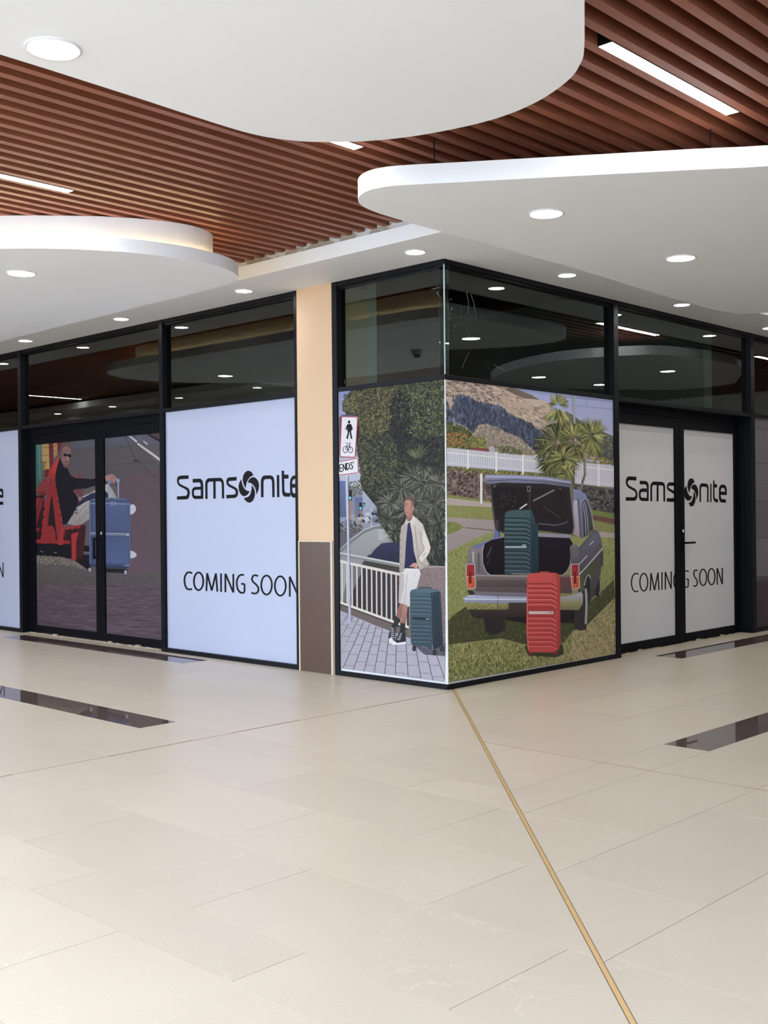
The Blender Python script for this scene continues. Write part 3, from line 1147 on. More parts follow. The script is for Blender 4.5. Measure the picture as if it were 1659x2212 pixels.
# traced outlines of the wordmark, left wall (crop 360,990 x5.53)
WM = {
    'S': [(263, 203), (165, 207), (140, 215), (125, 238), (122, 270), (130, 305), (150, 332), (215, 365), (240, 383), (248, 410), (243, 435), (230, 448), (122, 455),
          (123, 495), (240, 490), (258, 483), (272, 455), (278, 415), (272, 378), (255, 352), (170, 312), (150, 295), (146, 270), (152, 255), (168, 250), (262, 246)],
    'a1': [(310, 246), (400, 243), (420, 255), (432, 280), (438, 320), (438, 485), (408, 485), (405, 310), (398, 293), (385, 288), (310, 292)],
    'a2': [(410, 338), (335, 342), (312, 355), (300, 385), (300, 430), (310, 465), (330, 486), (410, 486), (410, 447), (340, 447), (330, 440), (325, 415), (328, 390), (338, 378), (410, 374)],
    'm': [(462, 486), (460, 310), (465, 275), (480, 248), (505, 237), (640, 232), (665, 245), (680, 275), (686, 315), (688, 480), (660, 480), (658, 310), (650, 285), (640, 275),
          (585, 276), (586, 482), (558, 482), (556, 278), (510, 280), (495, 290), (488, 312), (490, 486)],
    's': [(836, 222), (745, 227), (725, 238), (713, 262), (712, 290), (720, 318), (740, 338), (800, 368), (820, 385), (825, 405), (820, 425), (805, 433), (712, 437),
          (713, 480), (815, 474), (838, 462), (852, 435), (855, 400), (848, 370), (825, 348), (760, 315), (742, 300), (740, 285), (748, 272), (836, 266)],
    'b1': [(1037, 203), (1015, 165), (985, 148), (955, 152), (930, 175), (913, 210), (907, 255), (915, 300), (930, 335), (945, 360), (948, 330), (955, 290), (975, 250), (1000, 220)],
    'b2': [(968, 288), (985, 250), (1015, 228), (1045, 225), (1075, 245), (1097, 280), (1105, 325), (1098, 375), (1085, 410), (1070, 432), (1068, 390), (1055, 350), (1035, 320), (1005, 295)],
    'b3': [(1018, 318), (1040, 350), (1055, 395), (1055, 440), (1045, 480), (1028, 510), (1000, 530), (970, 528), (940, 505), (920, 475), (950, 470), (980, 455), (1003, 420), (1013, 375)],
    'b4': [(893, 248), (875, 275), (862, 310), (858, 350), (867, 395), (885, 430), (910, 450), (935, 453), (960, 440), (980, 418), (993, 393), (960, 388), (930, 365), (908, 325), (897, 285)],
    'n': [(1127, 466), (1124, 290), (1128, 250), (1145, 215), (1168, 205), (1240, 203), (1268, 215), (1283, 245), (1288, 290), (1290, 465), (1262, 465), (1258, 285), (1252, 260), (1240, 248),
          (1180, 249), (1165, 258), (1157, 285), (1157, 466)],
    'i': [(1315, 200), (1345, 200), (1347, 464), (1318, 464)],
    't': [(1372, 147), (1403, 147), (1404, 195), (1455, 195), (1456, 243), (1405, 243), (1407, 385), (1415, 405), (1430, 413), (1477, 415), (1477, 458), (1415, 460), (1390, 445), (1378, 410)],
    'e': [(1585, 470), (1510, 470), (1487, 450), (1475, 415), (1472, 290), (1480, 245), (1500, 215), (1525, 203), (1560, 205), (1582, 230), (1588, 270), (1588, 352), (1500, 352), (1502, 400), (1515, 418), (1586, 420)],
    'e_hole': [(1500, 305), (1503, 270), (1515, 252), (1535, 248), (1552, 262), (1558, 305)],
}
SOON_L = [
    [(208, 228), (175, 213), (140, 222), (115, 265), (108, 325), (118, 385), (140, 425), (175, 435), (208, 428)],
    ('o', 290, 330, 60, 113),
    [(390, 455), (400, 225), (458, 450), (512, 228), (530, 462)],
    [(577, 228), (578, 467)],
    [(633, 470), (633, 232), (735, 475), (734, 235)],
    [(872, 252), (840, 244), (805, 262), (782, 310), (778, 370), (792, 435), (825, 475), (860, 478), (878, 468), (878, 365), (833, 362)],
    [(1052, 263), (1015, 250), (985, 262), (972, 300), (985, 335), (1030, 375), (1055, 410), (1055, 455), (1035, 482), (1000, 488), (965, 475)],
    ('o', 1160, 378, 68, 122),
    ('o', 1336, 390, 70, 124),
    [(1457, 527), (1457, 270), (1572, 535), (1572, 275)],
]


def write(pr, shapes, w, text):
    for s, ch in zip(shapes, text):
        if s[0] == 'o':
            pr.ring(*s[1:], w, INK, 26)
        else:
            pr.stroke(s, w, INK)
        pr.part('letter', 'black letter ' + ch)


PD = 0.035
pb = poster('L', -4.066, -1.902, Z_RAIL, Z_POSTER, PD, 'white COMING SOON poster filling the window left of the cream pillar', seams=(-2.74,), mat=M['film_daylit'])
pr = Print(pb, 'L', PD, (360, 990, 5.53), 1.0)
for k in ('S', 'a1', 'a2', 'm', 's', 'b1', 'b2', 'b3', 'b4', 'n', 'i', 't', 'e'):
    pr.poly(WM[k], INK)
pr.poly(WM['e_hole'], PAPER)
pr.part('brand_wordmark', 'black brand wordmark with a swirl for its o')
pr.crop = (380, 1200, 5.925)
write(pr, SOON_L, 23, 'COMINGSOON')

pd = poster('L', -10.39, -7.275, Z_RAIL, Z_POSTER, PD, 'white poster at the left picture edge showing only the last letters', seams=(-8.6, -7.52), mat=M['film_daylit'])
pr = Print(pd, 'L', PD, (360, 990, 5.53), 1.0, shift=-5.86)
for k in ('S', 'a1', 'a2', 'm', 's', 'b1', 'b2', 'b3', 'b4', 'n', 'i', 't', 'e'):
    pr.poly(WM[k], INK)
pr.poly(WM['e_hole'], PAPER)
pr.part('brand_wordmark', 'black wordmark ending in e')
pr.crop = (380, 1200, 5.925)
write(pr, SOON_L, 23, 'COMINGSOON')

# ------------------------------------------------ white films on the right double door
FDP = 0.17
C = (1330, 1000, 6.1444)
f1 = poster('R', films2[0][0] - 0.01, films2[0][1] + 0.01, 0.095, 2.43, FDP, 'white film on the left leaf of the right doors, lettering ends COMIN', seams=(3.55,))
pr = Print(f1, 'R', FDP, C)
for s in (
    [(275, 183), (175, 178), (150, 190), (135, 225), (133, 265), (143, 300), (165, 328), (240, 370), (260, 392), (265, 420), (258, 445), (240, 455), (133, 455), (133, 502), (250, 503),
     (272, 490), (287, 455), (290, 410), (280, 375), (260, 345), (180, 300), (163, 280), (160, 255), (168, 237), (180, 230), (275, 234)],
    [(318, 236), (400, 240), (425, 255), (438, 290), (438, 508), (412, 507), (413, 330), (408, 300), (395, 287), (320, 284)],
    [(412, 338), (350, 338), (322, 350), (307, 385), (307, 450), (320, 490), (345, 505), (413, 507), (413, 463), (350, 462), (335, 450), (330, 420), (335, 395), (350, 385), (412, 387)],
    [(460, 508), (460, 310), (470, 270), (500, 245), (620, 252), (645, 270), (656, 310), (657, 514), (633, 514), (632, 325), (625, 303), (612, 300), (570, 298), (568, 511), (543, 510),
     (544, 296), (500, 293), (488, 303), (484, 325), (484, 508)],
    [(783, 260), (715, 256), (690, 270), (678, 305), (680, 340), (695, 365), (765, 405), (775, 425), (772, 455), (760, 468), (677, 468), (677, 515), (765, 517), (785, 500), (793, 470),
     (795, 400), (770, 370), (710, 335), (700, 318), (705, 305), (783, 304)],
):
    pr.poly(s, INK)
pr.part('brand_wordmark', 'black wordmark, first four letters')
write(pr, [
    [(302, 1480), (280, 1468), (250, 1470), (225, 1500), (210, 1560), (210, 1620), (225, 1675), (250, 1705), (280, 1708), (302, 1698)],
    ('o', 373, 1583, 52, 116),
    [(460, 1695), (468, 1460), (515, 1690), (562, 1455), (573, 1688)],
    [(614, 1450), (614, 1683)],
    [(659, 1680), (659, 1447), (737, 1670), (737, 1440)],
    [(815, 1450), (790, 1470), (772, 1530), (772, 1600), (790, 1650), (815, 1665)],
], 17, 'COMING')
f2 = poster('R', films2[1][0] - 0.01, films2[1][1] + 0.01, 0.095, 2.43, FDP, 'white film on the right leaf of the right doors, lettering ends SOON', seams=(4.93,))
pr = Print(f2, 'R', FDP, C)
for s in (
    [(1050, 255), (1030, 215), (1005, 203), (980, 210), (962, 240), (953, 285), (955, 330), (965, 370), (978, 405), (985, 360), (1000, 310), (1025, 270)],
    [(998, 335), (1015, 300), (1040, 283), (1065, 290), (1085, 325), (1097, 370), (1095, 420), (1083, 465), (1070, 485), (1068, 440), (1055, 395), (1035, 358)],
    [(1035, 375), (1055, 420), (1062, 470), (1055, 520), (1035, 565), (1010, 580), (985, 570), (965, 530), (990, 525), (1015, 495), (1030, 445)],
    [(940, 300), (920, 325), (905, 370), (908, 430), (925, 475), (950, 498), (975, 502), (1000, 480), (1015, 440), (985, 440), (960, 405), (945, 350)],
    [(1112, 518), (1112, 320), (1120, 285), (1145, 268), (1205, 275), (1225, 290), (1233, 325), (1233, 522), (1212, 521), (1212, 340), (1205, 322), (1190, 318), (1150, 316), (1137, 325), (1133, 345), (1133, 518)],
    [(1254, 275), (1272, 277), (1272, 522), (1254, 521)],
    [(1292, 232), (1312, 234), (1312, 282), (1346, 284), (1345, 327), (1312, 325), (1312, 450), (1320, 470), (1335, 478), (1358, 480), (1357, 524), (1325, 522), (1302, 500), (1292, 460)],
    [(1463, 528), (1400, 525), (1380, 505), (1370, 465), (1371, 340), (1382, 305), (1405, 287), (1445, 290), (1465, 312), (1475, 350), (1475, 428), (1394, 424), (1396, 455), (1405, 478), (1463, 485)],
):
    pr.poly(s, INK)
pr.poly([(1394, 380), (1396, 350), (1405, 333), (1430, 331), (1447, 345), (1452, 383)], (212, 211, 213))
pr.part('brand_wordmark', 'black swirl emblem and last four letters')
for q in ([(970, 1440), (945, 1430), (915, 1440)], [(935, 1543), (963, 1541), (963, 1640), (940, 1650), (915, 1645)]):
    pr.stroke(q, 17, INK)
pr.part('letter', 'right half of a black letter G')
write(pr, [
    [(1086, 1432), (1065, 1418), (1045, 1430), (1035, 1470), (1045, 1510), (1075, 1550), (1085, 1590), (1075, 1625), (1050, 1638), (1030, 1628)],
    ('o', 1160, 1519, 46, 108),
    ('o', 1272, 1510, 45, 107),
    [(1347, 1615), (1347, 1395), (1415, 1610), (1415, 1392)],
], 17, 'SOON')
for r_, (a, b) in ((f1, films2[0]), (f2, films2[1])):
    FR.part('folded_top_edge', plain('film_fold', (0.55, 0.55, 0.56), 0.5, var=0.01), r_, (a - 0.01, b + 0.01, FDP - 0.0008, FDP, 2.355, 2.43))

# ------------------------------------------------ stone print at the far right
pe = poster('R', 5.80, 10.59, Z_RAIL, Z_POSTER, PD, 'grey stone slab photograph cut off by the right picture edge')
pr = Print(pe, 'R', PD, (1560, 880, 4.424), 1.15)
zs = [2.625, 2.497, 2.065, 1.60, 1.145, 0.665]
for i in range(5):
    for j in range(4):
        a = 5.80 + j * 1.2
        g = 112 + pr.rnd.uniform(-6, 6)
        pr.metres(a, min(10.59, a + 1.2), zs[i + 1] + 0.008, zs[i] - 0.002, (g, g - 7, g))
        pr.metres(a, min(10.59, a + 1.2), zs[i + 1] - 0.002, zs[i + 1] + 0.008, (82, 76, 82))
pr.metres(5.80, 10.59, 0.61, 0.665, (88, 82, 86))
pr.metres(5.80, 10.59, Z_RAIL, 0.61, (74, 62, 66))
pr.scatter([(325, 100), (440, 110), (440, 1840), (332, 1840)], 260, (4, 40), [(104, 96, 104), (96, 90, 97), (126, 118, 124)], (10, 60), 0.12)
pr.part('printed_stone_slabs')

# ------------------------------------------------ handwriting and dirt left on the corner glass
CH = (176, 186, 182)
pr = Print(bpy.data.objects['window_1'], 'L', 0.054, (720, 580, 6.381), 0.45)
for q in ([(1368, 281), (1425, 272)], [(1415, 242), (1430, 262), (1480, 258)], [(1490, 252), (1465, 287)], [(1442, 315), (1434, 340), (1450, 365)], [(1455, 372), (1470, 383), (1482, 400)],
          [(1470, 408), (1492, 424)], [(1485, 438), (1500, 455)], [(1478, 465), (1500, 470)], [(1485, 485), (1495, 520)], [(150, 1535), (160, 1590)], [(1350, 765), (1358, 772)], [(1055, 1385), (1060, 1392)]):
    pr.stroke(q, 4, CH)
pr.part('chalk_writing', 'faint white handwriting and arrow on the glass')
pr = Print(bpy.data.objects['window_5'], 'R', 0.054, (960, 560, 4.366), 0.45)
for q in ([(45, 385), (62, 368), (70, 390)], [(25, 432), (36, 440)], [(58, 462), (74, 452), (72, 470), (60, 482)], [(54, 505), (66, 520)], [(50, 545), (62, 560), (52, 576), (60, 588)],
          [(465, 990), (500, 1015), (540, 1035), (560, 1050), (580, 1042)], [(78, 632), (100, 622)], [(80, 668), (98, 684)]):
    pr.stroke(q, 3, CH)
pr.part('chalk_writing', 'faint white handwriting on the glass')
for q in ([(90, 640), (130, 604), (175, 612), (215, 665), (240, 712)], [(150, 470), (150, 640)], [(205, 290), (230, 420), (215, 520)], [(250, 330), (280, 420), (300, 580)], [(240, 870), (200, 940), (165, 1030)]):
    pr.stroke(q, 9, (92, 98, 96))
pr.part('dirt_smears', 'grey smears on the glass')

# ------------------------------------------------ photograph on the left double door (spans both leaves)
DP = 0.125
CD = (60, 910, 5.53)
da0, da1 = films1[0][0] - 0.01, films1[1][1] + 0.01
pdoor = poster('L', da0, da1, 0.095, 2.43, DP, 'dark travel photograph on the left doors, man on red bench beside blue suitcase')
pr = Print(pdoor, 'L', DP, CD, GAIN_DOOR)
FULL = [(20, 190), (760, 110), (1600, 40), (1630, 2760), (20, 2560)]
pr.poly(FULL, (98, 92, 98), (96, 76, 86))
pr.poly([(480, 100), (1600, 20), (1600, 260), (880, 300), (480, 335)], (104, 102, 122), (96, 92, 106))
pr.poly([(480, 335), (880, 300), (1250, 268), (1600, 560), (1600, 900), (480, 640)], (92, 88, 90), (88, 80, 84))
pr.poly([(1050, 700), (1600, 560), (1630, 2000), (1250, 1900)], (98, 78, 84), (102, 80, 90))
pr.scatter([(480, 340), (1250, 280), (1600, 560), (1600, 1950), (480, 1950)], 2600, (5, 16), [(84, 78, 82), (110, 98, 102), (74, 68, 74), (120, 104, 108)], (-10, 30), 0.3, jit=6)
pr.poly([(20, 1600), (600, 1680), (1000, 1850), (1630, 1800), (1630, 1960), (20, 1960)], (100, 94, 90), (88, 80, 80))
pr.scatter([(20, 1640), (600, 1700), (1630, 1820), (1630, 2000), (20, 2000)], 2600, (6, 18), [(82, 76, 74), (124, 116, 108), (96, 88, 88), (70, 64, 64)], (-20, 40), 0.45, jit=6)
pr.poly([(20, 1950), (1630, 1950), (1630, 2760), (20, 2560)], (92, 76, 84), (98, 78, 88))
pr.scatter([(20, 1950), (1630, 1950), (1630, 2740), (20, 2560)], 1500, (60, 260), [(84, 68, 78), (108, 90, 100), (96, 80, 92), (76, 62, 70), (118, 100, 108)], (-5, 1), 0.04, jit=6)
pr.part('printed_platform')
pr.poly([(1240, 60), (1600, 30), (1600, 260), (1500, 200)], (92, 70, 72), (80, 58, 60))
pr.stroke([(1295, 88), (1430, 150), (1600, 250)], 22, (40, 32, 36))
pr.scatter([(1340, 60), (1600, 40), (1600, 240)], 240, (6, 18), [(110, 86, 86), (70, 52, 54), (124, 100, 98)], (0, 60), 0.5)
pr.stroke([(1118, 100), (1160, 135), (1235, 190), (1303, 247)], 17, (206, 198, 196), w2=22)
pr.stroke([(1310, 265), (1400, 330), (1500, 400), (1600, 478)], 22, (206, 196, 192), w2=28)
pr.stroke([(1290, 155), (1340, 200), (1378, 235)], 8, (140, 120, 122))
pr.stroke([(1382, 238), (1432, 275)], 17, (196, 188, 188))
pr.stroke([(1120, 110), (1190, 230), (1290, 460)], 7, (62, 58, 66))
pr.stroke([(1250, 240), (1400, 380), (1600, 560)], 6, (60, 54, 60))
pr.stroke([(880, 530), (1250, 500), (1520, 494)], 6, (70, 64, 68))
pr.stroke([(1310, 470), (1450, 600), (1600, 740)], 6, (64, 56, 62))
pr.ell(1295, 472, 42, 10, (46, 40, 44))
pr.part('printed_line_markings')
pr.poly([(20, 205), (162, 195), (175, 560), (190, 780), (60, 800), (20, 800)], (82, 128, 120), (62, 98, 92))
pr.stroke([(80, 220), (100, 420), (90, 780)], 14, (62, 100, 96))
pr.stroke([(130, 220), (140, 500), (150, 780)], 10, (100, 146, 136))
pr.poly([(162, 193), (250, 186), (262, 590), (178, 590)], (192, 148, 84))
for y in (230, 312, 405, 486):
    pr.stroke([(162, y + 8), (252, y - 2)], 6, (110, 76, 44))
pr.poly([(248, 185), (302, 180), (306, 560), (262, 600)], (112, 42, 46))
pr.poly([(300, 180), (356, 174), (356, 400), (310, 440)], (178, 138, 90))
for y in (230, 285, 345, 400):
    pr.stroke([(304, y + 25), (356, y - 15)], 5, (120, 84, 52))
pr.poly([(350, 174), (412, 168), (405, 300), (372, 360), (356, 400)], (122, 42, 46))
pr.stroke([(404, 170), (404, 250)], 10, (190, 170, 160))
pr.poly([(425, 166), (508, 158), (500, 260), (430, 262)], (150, 34, 40))
pr.scatter([(175, 480), (215, 480), (240, 600), (180, 620)], 40, (10, 26), [(70, 66, 36), (44, 44, 28)], (40, 140), 0.4)
pr.poly([(60, 780), (190, 700), (110, 900), (60, 900)], (84, 92, 72))
pr.part('printed_building')
pr.poly([(20, 1455), (530, 1470), (740, 1490), (760, 1800), (600, 1690), (520, 1640), (300, 1622), (20, 1602)], (20, 20, 30))
pr.scatter([(60, 1600), (420, 1620), (600, 1690), (700, 1780), (500, 1720), (60, 1700)], 900, (8, 20), [(142, 134, 118), (112, 104, 94), (160, 150, 130), (92, 86, 80)], (-20, 60), 0.6)
pr.poly([(145, 1545), (185, 1560), (170, 1566)], (150, 150, 158))
pr.poly([(305, 1558), (355, 1570), (330, 1576)], (150, 150, 158))
pr.poly([(660, 1555), (735, 1560), (735, 1600), (665, 1590)], (110, 108, 122))
pr.stroke([(665, 1570), (735, 1592)], 8, (24, 24, 32))
pr.part('printed_shadow')
RED, RED2, RED3, DRED = (150, 36, 40), (168, 40, 42), (112, 30, 36), (64, 22, 30)
pr.poly([(230, 900), (300, 900), (420, 1300), (640, 1240), (600, 1470), (230, 1462)], (40, 26, 34))
pr.poly([(20, 900), (190, 880), (250, 1300), (250, 1460), (20, 1460)], (46, 24, 32))
for q in ([(105, 838), (195, 670), (222, 668), (140, 845)], [(150, 850), (215, 690), (240, 690), (190, 850)], [(195, 855), (235, 720), (250, 720), (225, 855)]):
    pr.poly(q, (150, 44, 46))
pr.poly([(105, 838), (225, 852), (222, 890), (112, 868)], (128, 30, 36))
pr.poly([(190, 660), (215, 575), (262, 572), (240, 665)], RED3)
for i, q in enumerate(([(30, 930), (95, 905), (50, 1060), (30, 1060)], [(60, 1060), (110, 908), (150, 912), (85, 1120)], [(75, 1170), (155, 915), (195, 918), (100, 1270)])):
    pr.poly(q, (150, 44, 48) if i % 2 else (128, 36, 42))
pr.poly([(70, 1275), (135, 1270), (140, 1310), (78, 1320)], (140, 36, 40))
pr.poly([(265, 640), (322, 650), (330, 720), (270, 960), (236, 1260), (180, 1255)], RED)
pr.poly([(250, 610), (362, 418), (378, 440), (372, 500), (332, 625), (326, 690), (258, 680)], (186, 46, 44))
pr.poly([(250, 612), (326, 618), (326, 690), (258, 680)], (172, 36, 38))
pr.poly([(286, 690), (330, 700), (352, 900), (402, 1260), (438, 1280), (420, 1480), (360, 1476), (300, 960)], RED)
for i in range(7):
    y = 720 + i * 82
    x = 318 + i * 13
    pr.poly([(x, y), (x + 26, y + 14), (x + 30, y + 70), (x + 4, y + 60)], RED2)
    pr.stroke([(x - 2, y + 66), (x + 32, y + 78)], 9, DRED)
for i in range(5):
    y = 960 + i * 100
    x = 200 - i * 10
    pr.poly([(x, y), (x + 20, y + 5), (x + 10, y + 78), (x - 10, y + 70)], RED2)
pr.poly([(402, 1050), (440, 1190), (430, 1230), (402, 1130)], RED)
pr.poly([(180, 1240), (300, 1252), (332, 1330), (335, 1460), (215, 1462), (160, 1462)], RED)
pr.poly([(75, 1408), (505, 1425), (505, 1466), (75, 1456)], RED)
pr.poly([(400, 1250), (440, 1290), (420, 1480), (362, 1476)], RED2)
pr.poly([(450, 1258), (500, 1256), (505, 1290), (440, 1390), (415, 1400)], (110, 26, 34))
for x in (450, 512, 578):
    pr.poly([(x, 1256 - (x - 450) * 0.12), (x + 55, 1250 - (x - 450) * 0.12), (x + 52, 1290 - (x - 450) * 0.1), (x + 2, 1296 - (x - 450) * 0.1)], RED2)
    pr.poly([(x + 2, 1296), (x + 50, 1290), (x + 28, 1400), (x - 12, 1410)], DRED)
pr.poly([(610, 1300), (632, 1245), (690, 1232), (692, 1270), (660, 1640), (575, 1650), (585, 1430)], (66, 24, 34))
pr.poly([(520, 1345), (612, 1318), (580, 1430), (576, 1665), (526, 1662)], RED2)
for x, y in ((215, 1278), (348, 1280), (176, 1430), (405, 1448)):
    pr.ell(x, y, 11, 14, (150, 28, 32))
pr.poly([(545, 655), (650, 642), (652, 690), (545, 700)], (124, 62, 70))
pr.poly([(530, 812), (655, 815), (650, 900), (570, 860)], (124, 56, 64))
pr.part('printed_bench')
pr.poly([(470, 1222), (545, 1100), (600, 1010), (760, 925), (760, 1150), (640, 1232), (560, 1246)], (176, 168, 162), (150, 142, 140))
for q in ([(560, 1220), (650, 1130), (740, 1020)], [(600, 1225), (690, 1120), (750, 1060)], [(540, 1180), (620, 1080), (700, 1000)]):
    pr.stroke(q, 8, (128, 120, 122))
pr.poly([(640, 905), (760, 850), (900, 762), (955, 752), (1000, 800), (1065, 918), (968, 914), (955, 858), (900, 832), (740, 930)], (184, 176, 170), (166, 158, 156))
pr.stroke([(985, 800), (1020, 870), (1040, 912)], 7, (140, 132, 132))
pr.poly([(596, 985), (640, 930), (760, 860), (880, 835), (930, 835), (962, 872), (958, 905), (800, 925), (690, 960), (610, 1010)], (42, 44, 76))
pr.poly([(590, 1010), (630, 960), (690, 960), (600, 1020)], (34, 36, 62))
pr.scatter([(540, 1050), (600, 1030), (590, 1100), (530, 1130)], 12, (14, 34), [(34, 34, 46)], (20, 80), 0.5)
pr.poly([(345, 560), (380, 440), (430, 525), (468, 545), (505, 640), (560, 676), (755, 690), (880, 665), (925, 650), (934, 735), (880, 748), (770, 778), (700, 802), (560, 812),
         (540, 835), (605, 925), (600, 985), (545, 1100), (470, 1224), (420, 1240), (408, 1150), (370, 960), (328, 720), (330, 640)], (24, 23, 34))
for q in ([(520, 660), (560, 740), (700, 760)], [(400, 620), (430, 800), (470, 1000)], [(600, 700), (720, 730), (860, 700)]):
    pr.stroke(q, 9, (34, 33, 46))
SK = (150, 112, 106)
pr.poly([(405, 420), (470, 520), (478, 552), (440, 560), (395, 470)], (120, 84, 80))
pr.poly([(396, 350), (400, 300), (450, 262), (505, 290), (517, 350), (515, 425), (492, 500), (468, 532), (440, 522), (412, 470), (398, 430)], SK, (138, 98, 92))
pr.poly([(396, 352), (400, 275), (425, 238), (452, 218), (490, 248), (510, 300), (512, 328), (480, 300), (440, 300), (412, 330), (408, 420)], (104, 84, 84))
pr.poly([(424, 383), (470, 393), (518, 396), (516, 430), (488, 430), (476, 410), (456, 422), (430, 412)], (28, 22, 30))
pr.poly([(474, 405), (492, 440), (480, 462), (464, 455)], (168, 126, 118))
pr.stroke([(445, 484), (478, 492)], 10, (100, 52, 54))
pr.poly([(400, 380), (392, 400), (402, 440), (412, 425)], (134, 92, 88))
pr.poly([(922, 652), (975, 636), (1005, 630), (1040, 652), (1072, 690), (1050, 700), (1044, 722), (1022, 750), (1006, 720), (990, 700), (965, 716), (930, 716)], (172, 124, 118))
for q in ([(990, 680), (1015, 720)], [(1010, 668), (1040, 700)], [(980, 650), (1040, 668)]):
    pr.stroke(q, 5, (126, 82, 80))
pr.poly([(596, 912), (632, 905), (654, 928), (628, 952), (606, 940)], (170, 110, 100))
pr.poly([(1215, 1000), (1262, 992), (1290, 1020), (1293, 1062), (1268, 1100), (1232, 1116), (1215, 1100)], (196, 192, 204))
pr.poly([(1215, 1540), (1256, 1552), (1296, 1580), (1300, 1612), (1262, 1634), (1215, 1638)], (196, 192, 204))
pr.part('printed_man', 'printed man in black jumper, pale trousers and dark sunglasses')
B1, B2 = (86, 98, 138), (72, 86, 122)
pr.stroke([(968, 735), (968, 925)], 16, (146, 158, 192))
pr.stroke([(1082, 735), (1082, 925)], 16, (146, 158, 192))
pr.poly([(1050, 690), (1098, 688), (1098, 730), (1065, 732)], (138, 154, 190))
pr.poly([(955, 712), (1000, 705), (1000, 740), (958, 745)], (120, 136, 172))
pr.poly([(734, 980), (742, 950), (770, 925), (880, 914), (1180, 920), (1212, 936), (1224, 980), (1226, 1690), (1212, 1730), (1185, 1752), (880, 1746), (760, 1725), (738, 1700)], B2, (66, 80, 118))
pr.poly([(790, 985), (1190, 995), (1200, 1320), (790, 1315)], B1, (78, 90, 128))
pr.poly([(790, 1375), (1200, 1380), (1196, 1700), (800, 1690)], (76, 90, 130), (84, 98, 140))
pr.stroke([(745, 985), (900, 975), (1190, 990), (1215, 985)], 14, (128, 140, 172))
pr.stroke([(770, 935), (900, 926), (1180, 930)], 8, (112, 126, 162))
pr.poly([(740, 1325), (1218, 1338), (1218, 1370), (740, 1358)], (118, 124, 146))
pr.stroke([(740, 1330), (1218, 1342)], 6, (168, 172, 188))
pr.poly([(1178, 1338), (1206, 1338), (1206, 1370), (1178, 1370)], (170, 172, 184))
pr.stroke([(742, 960), (742, 1700)], 12, (98, 110, 148))
pr.stroke([(1218, 980), (1218, 1700)], 10, (104, 116, 152))
pr.stroke([(992, 966), (1046, 966), (1046, 1000), (992, 1000)], 6, (150, 160, 186), True)
pr.ell(997, 934, 9, 9, (40, 46, 70))
pr.poly([(740, 1705), (1215, 1735), (1190, 1756), (880, 1750), (745, 1730)], (52, 62, 94))
pr.poly([(1155, 1715), (1216, 1705), (1216, 1735), (1155, 1735)], (108, 120, 156))
pr.poly([(890, 1755), (1180, 1765), (1160, 1815), (890, 1800)], (30, 30, 38))
for cx, cy in ((740, 1775), (1167, 1806)):
    pr.ell(cx, cy, 25, 34, (26, 26, 34))
    pr.ell(cx + 1, cy, 18, 26, (176, 178, 194))
    pr.ell(cx + 1, cy, 10, 16, (140, 142, 160))
pr.part('printed_suitcase', 'printed blue hard-shell suitcase with raised handle')

# ------------------------------------------------ photograph of the standing man (left of the corner)
PC = 0.012          # depth of the corner sheets behind the frame face
CM = (720, 810, 3.2538)
pman = poster('L', -1.308, -0.0165, Z_RAIL, Z_POSTER, PC, 'street photograph left of the corner, man leaning on wall by teal suitcase')
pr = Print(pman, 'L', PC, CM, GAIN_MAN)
pr.lo, pr.hi = -1.307, -0.0165
pr.poly([(38, 112), (783, 27), (784, 2160), (46, 2062)], (58, 56, 48), (60, 56, 52))
pr.poly([(38, 112), (200, 95), (200, 760), (40, 760)], (132, 142, 190), (182, 186, 208))
pr.part('printed_background')
TREE = [(130, 105), (480, 62), (783, 28), (785, 1000), (600, 700), (480, 720), (330, 950), (230, 900), (175, 770), (200, 700), (170, 560), (160, 300), (65, 255), (75, 180)]
pr.poly(TREE, (62, 62, 48), (34, 34, 34))
pr.scatter(TREE, 2600, (12, 38), [(40, 40, 36), (52, 54, 42), (70, 70, 50), (34, 34, 36)], (0, 180), 0.55)
pr.scatter([(65, 150), (160, 100), (470, 62), (480, 330), (330, 420), (190, 420), (160, 280), (65, 255)], 1100, (10, 30), [(96, 92, 58), (116, 108, 66), (78, 76, 50), (60, 60, 42)], (0, 180), 0.55)
pr.scatter([(480, 62), (783, 30), (784, 420), (640, 470), (520, 400), (470, 250)], 850, (10, 28), [(84, 92, 58), (108, 112, 70), (62, 70, 48), (48, 54, 42)], (0, 180), 0.55)
pr.scatter([(170, 420), (400, 420), (470, 520), (420, 760), (330, 880), (200, 800), (170, 560)], 800, (10, 28), [(80, 82, 54), (62, 64, 44), (96, 94, 62), (46, 46, 38)], (0, 180), 0.55)
pr.scatter([(400, 120), (520, 90), (560, 420), (470, 560), (400, 400)], 380, (12, 32), [(30, 30, 30), (40, 40, 38)], (0, 180), 0.6)
pr.scatter([(600, 450), (784, 430), (784, 640), (560, 640)], 420, (12, 32), [(30, 32, 32), (42, 44, 40), (54, 56, 46)], (0, 180), 0.6)
pr.scatter([(60, 200), (150, 130), (160, 260), (80, 262)], 120, (8, 20), [(120, 116, 74), (84, 82, 52)], (0, 180), 0.5)
pr.burst(590, 600, 130, 50, [(84, 94, 58), (110, 116, 74), (60, 68, 46)], 40, 150, 9)
pr.part('printed_tree')
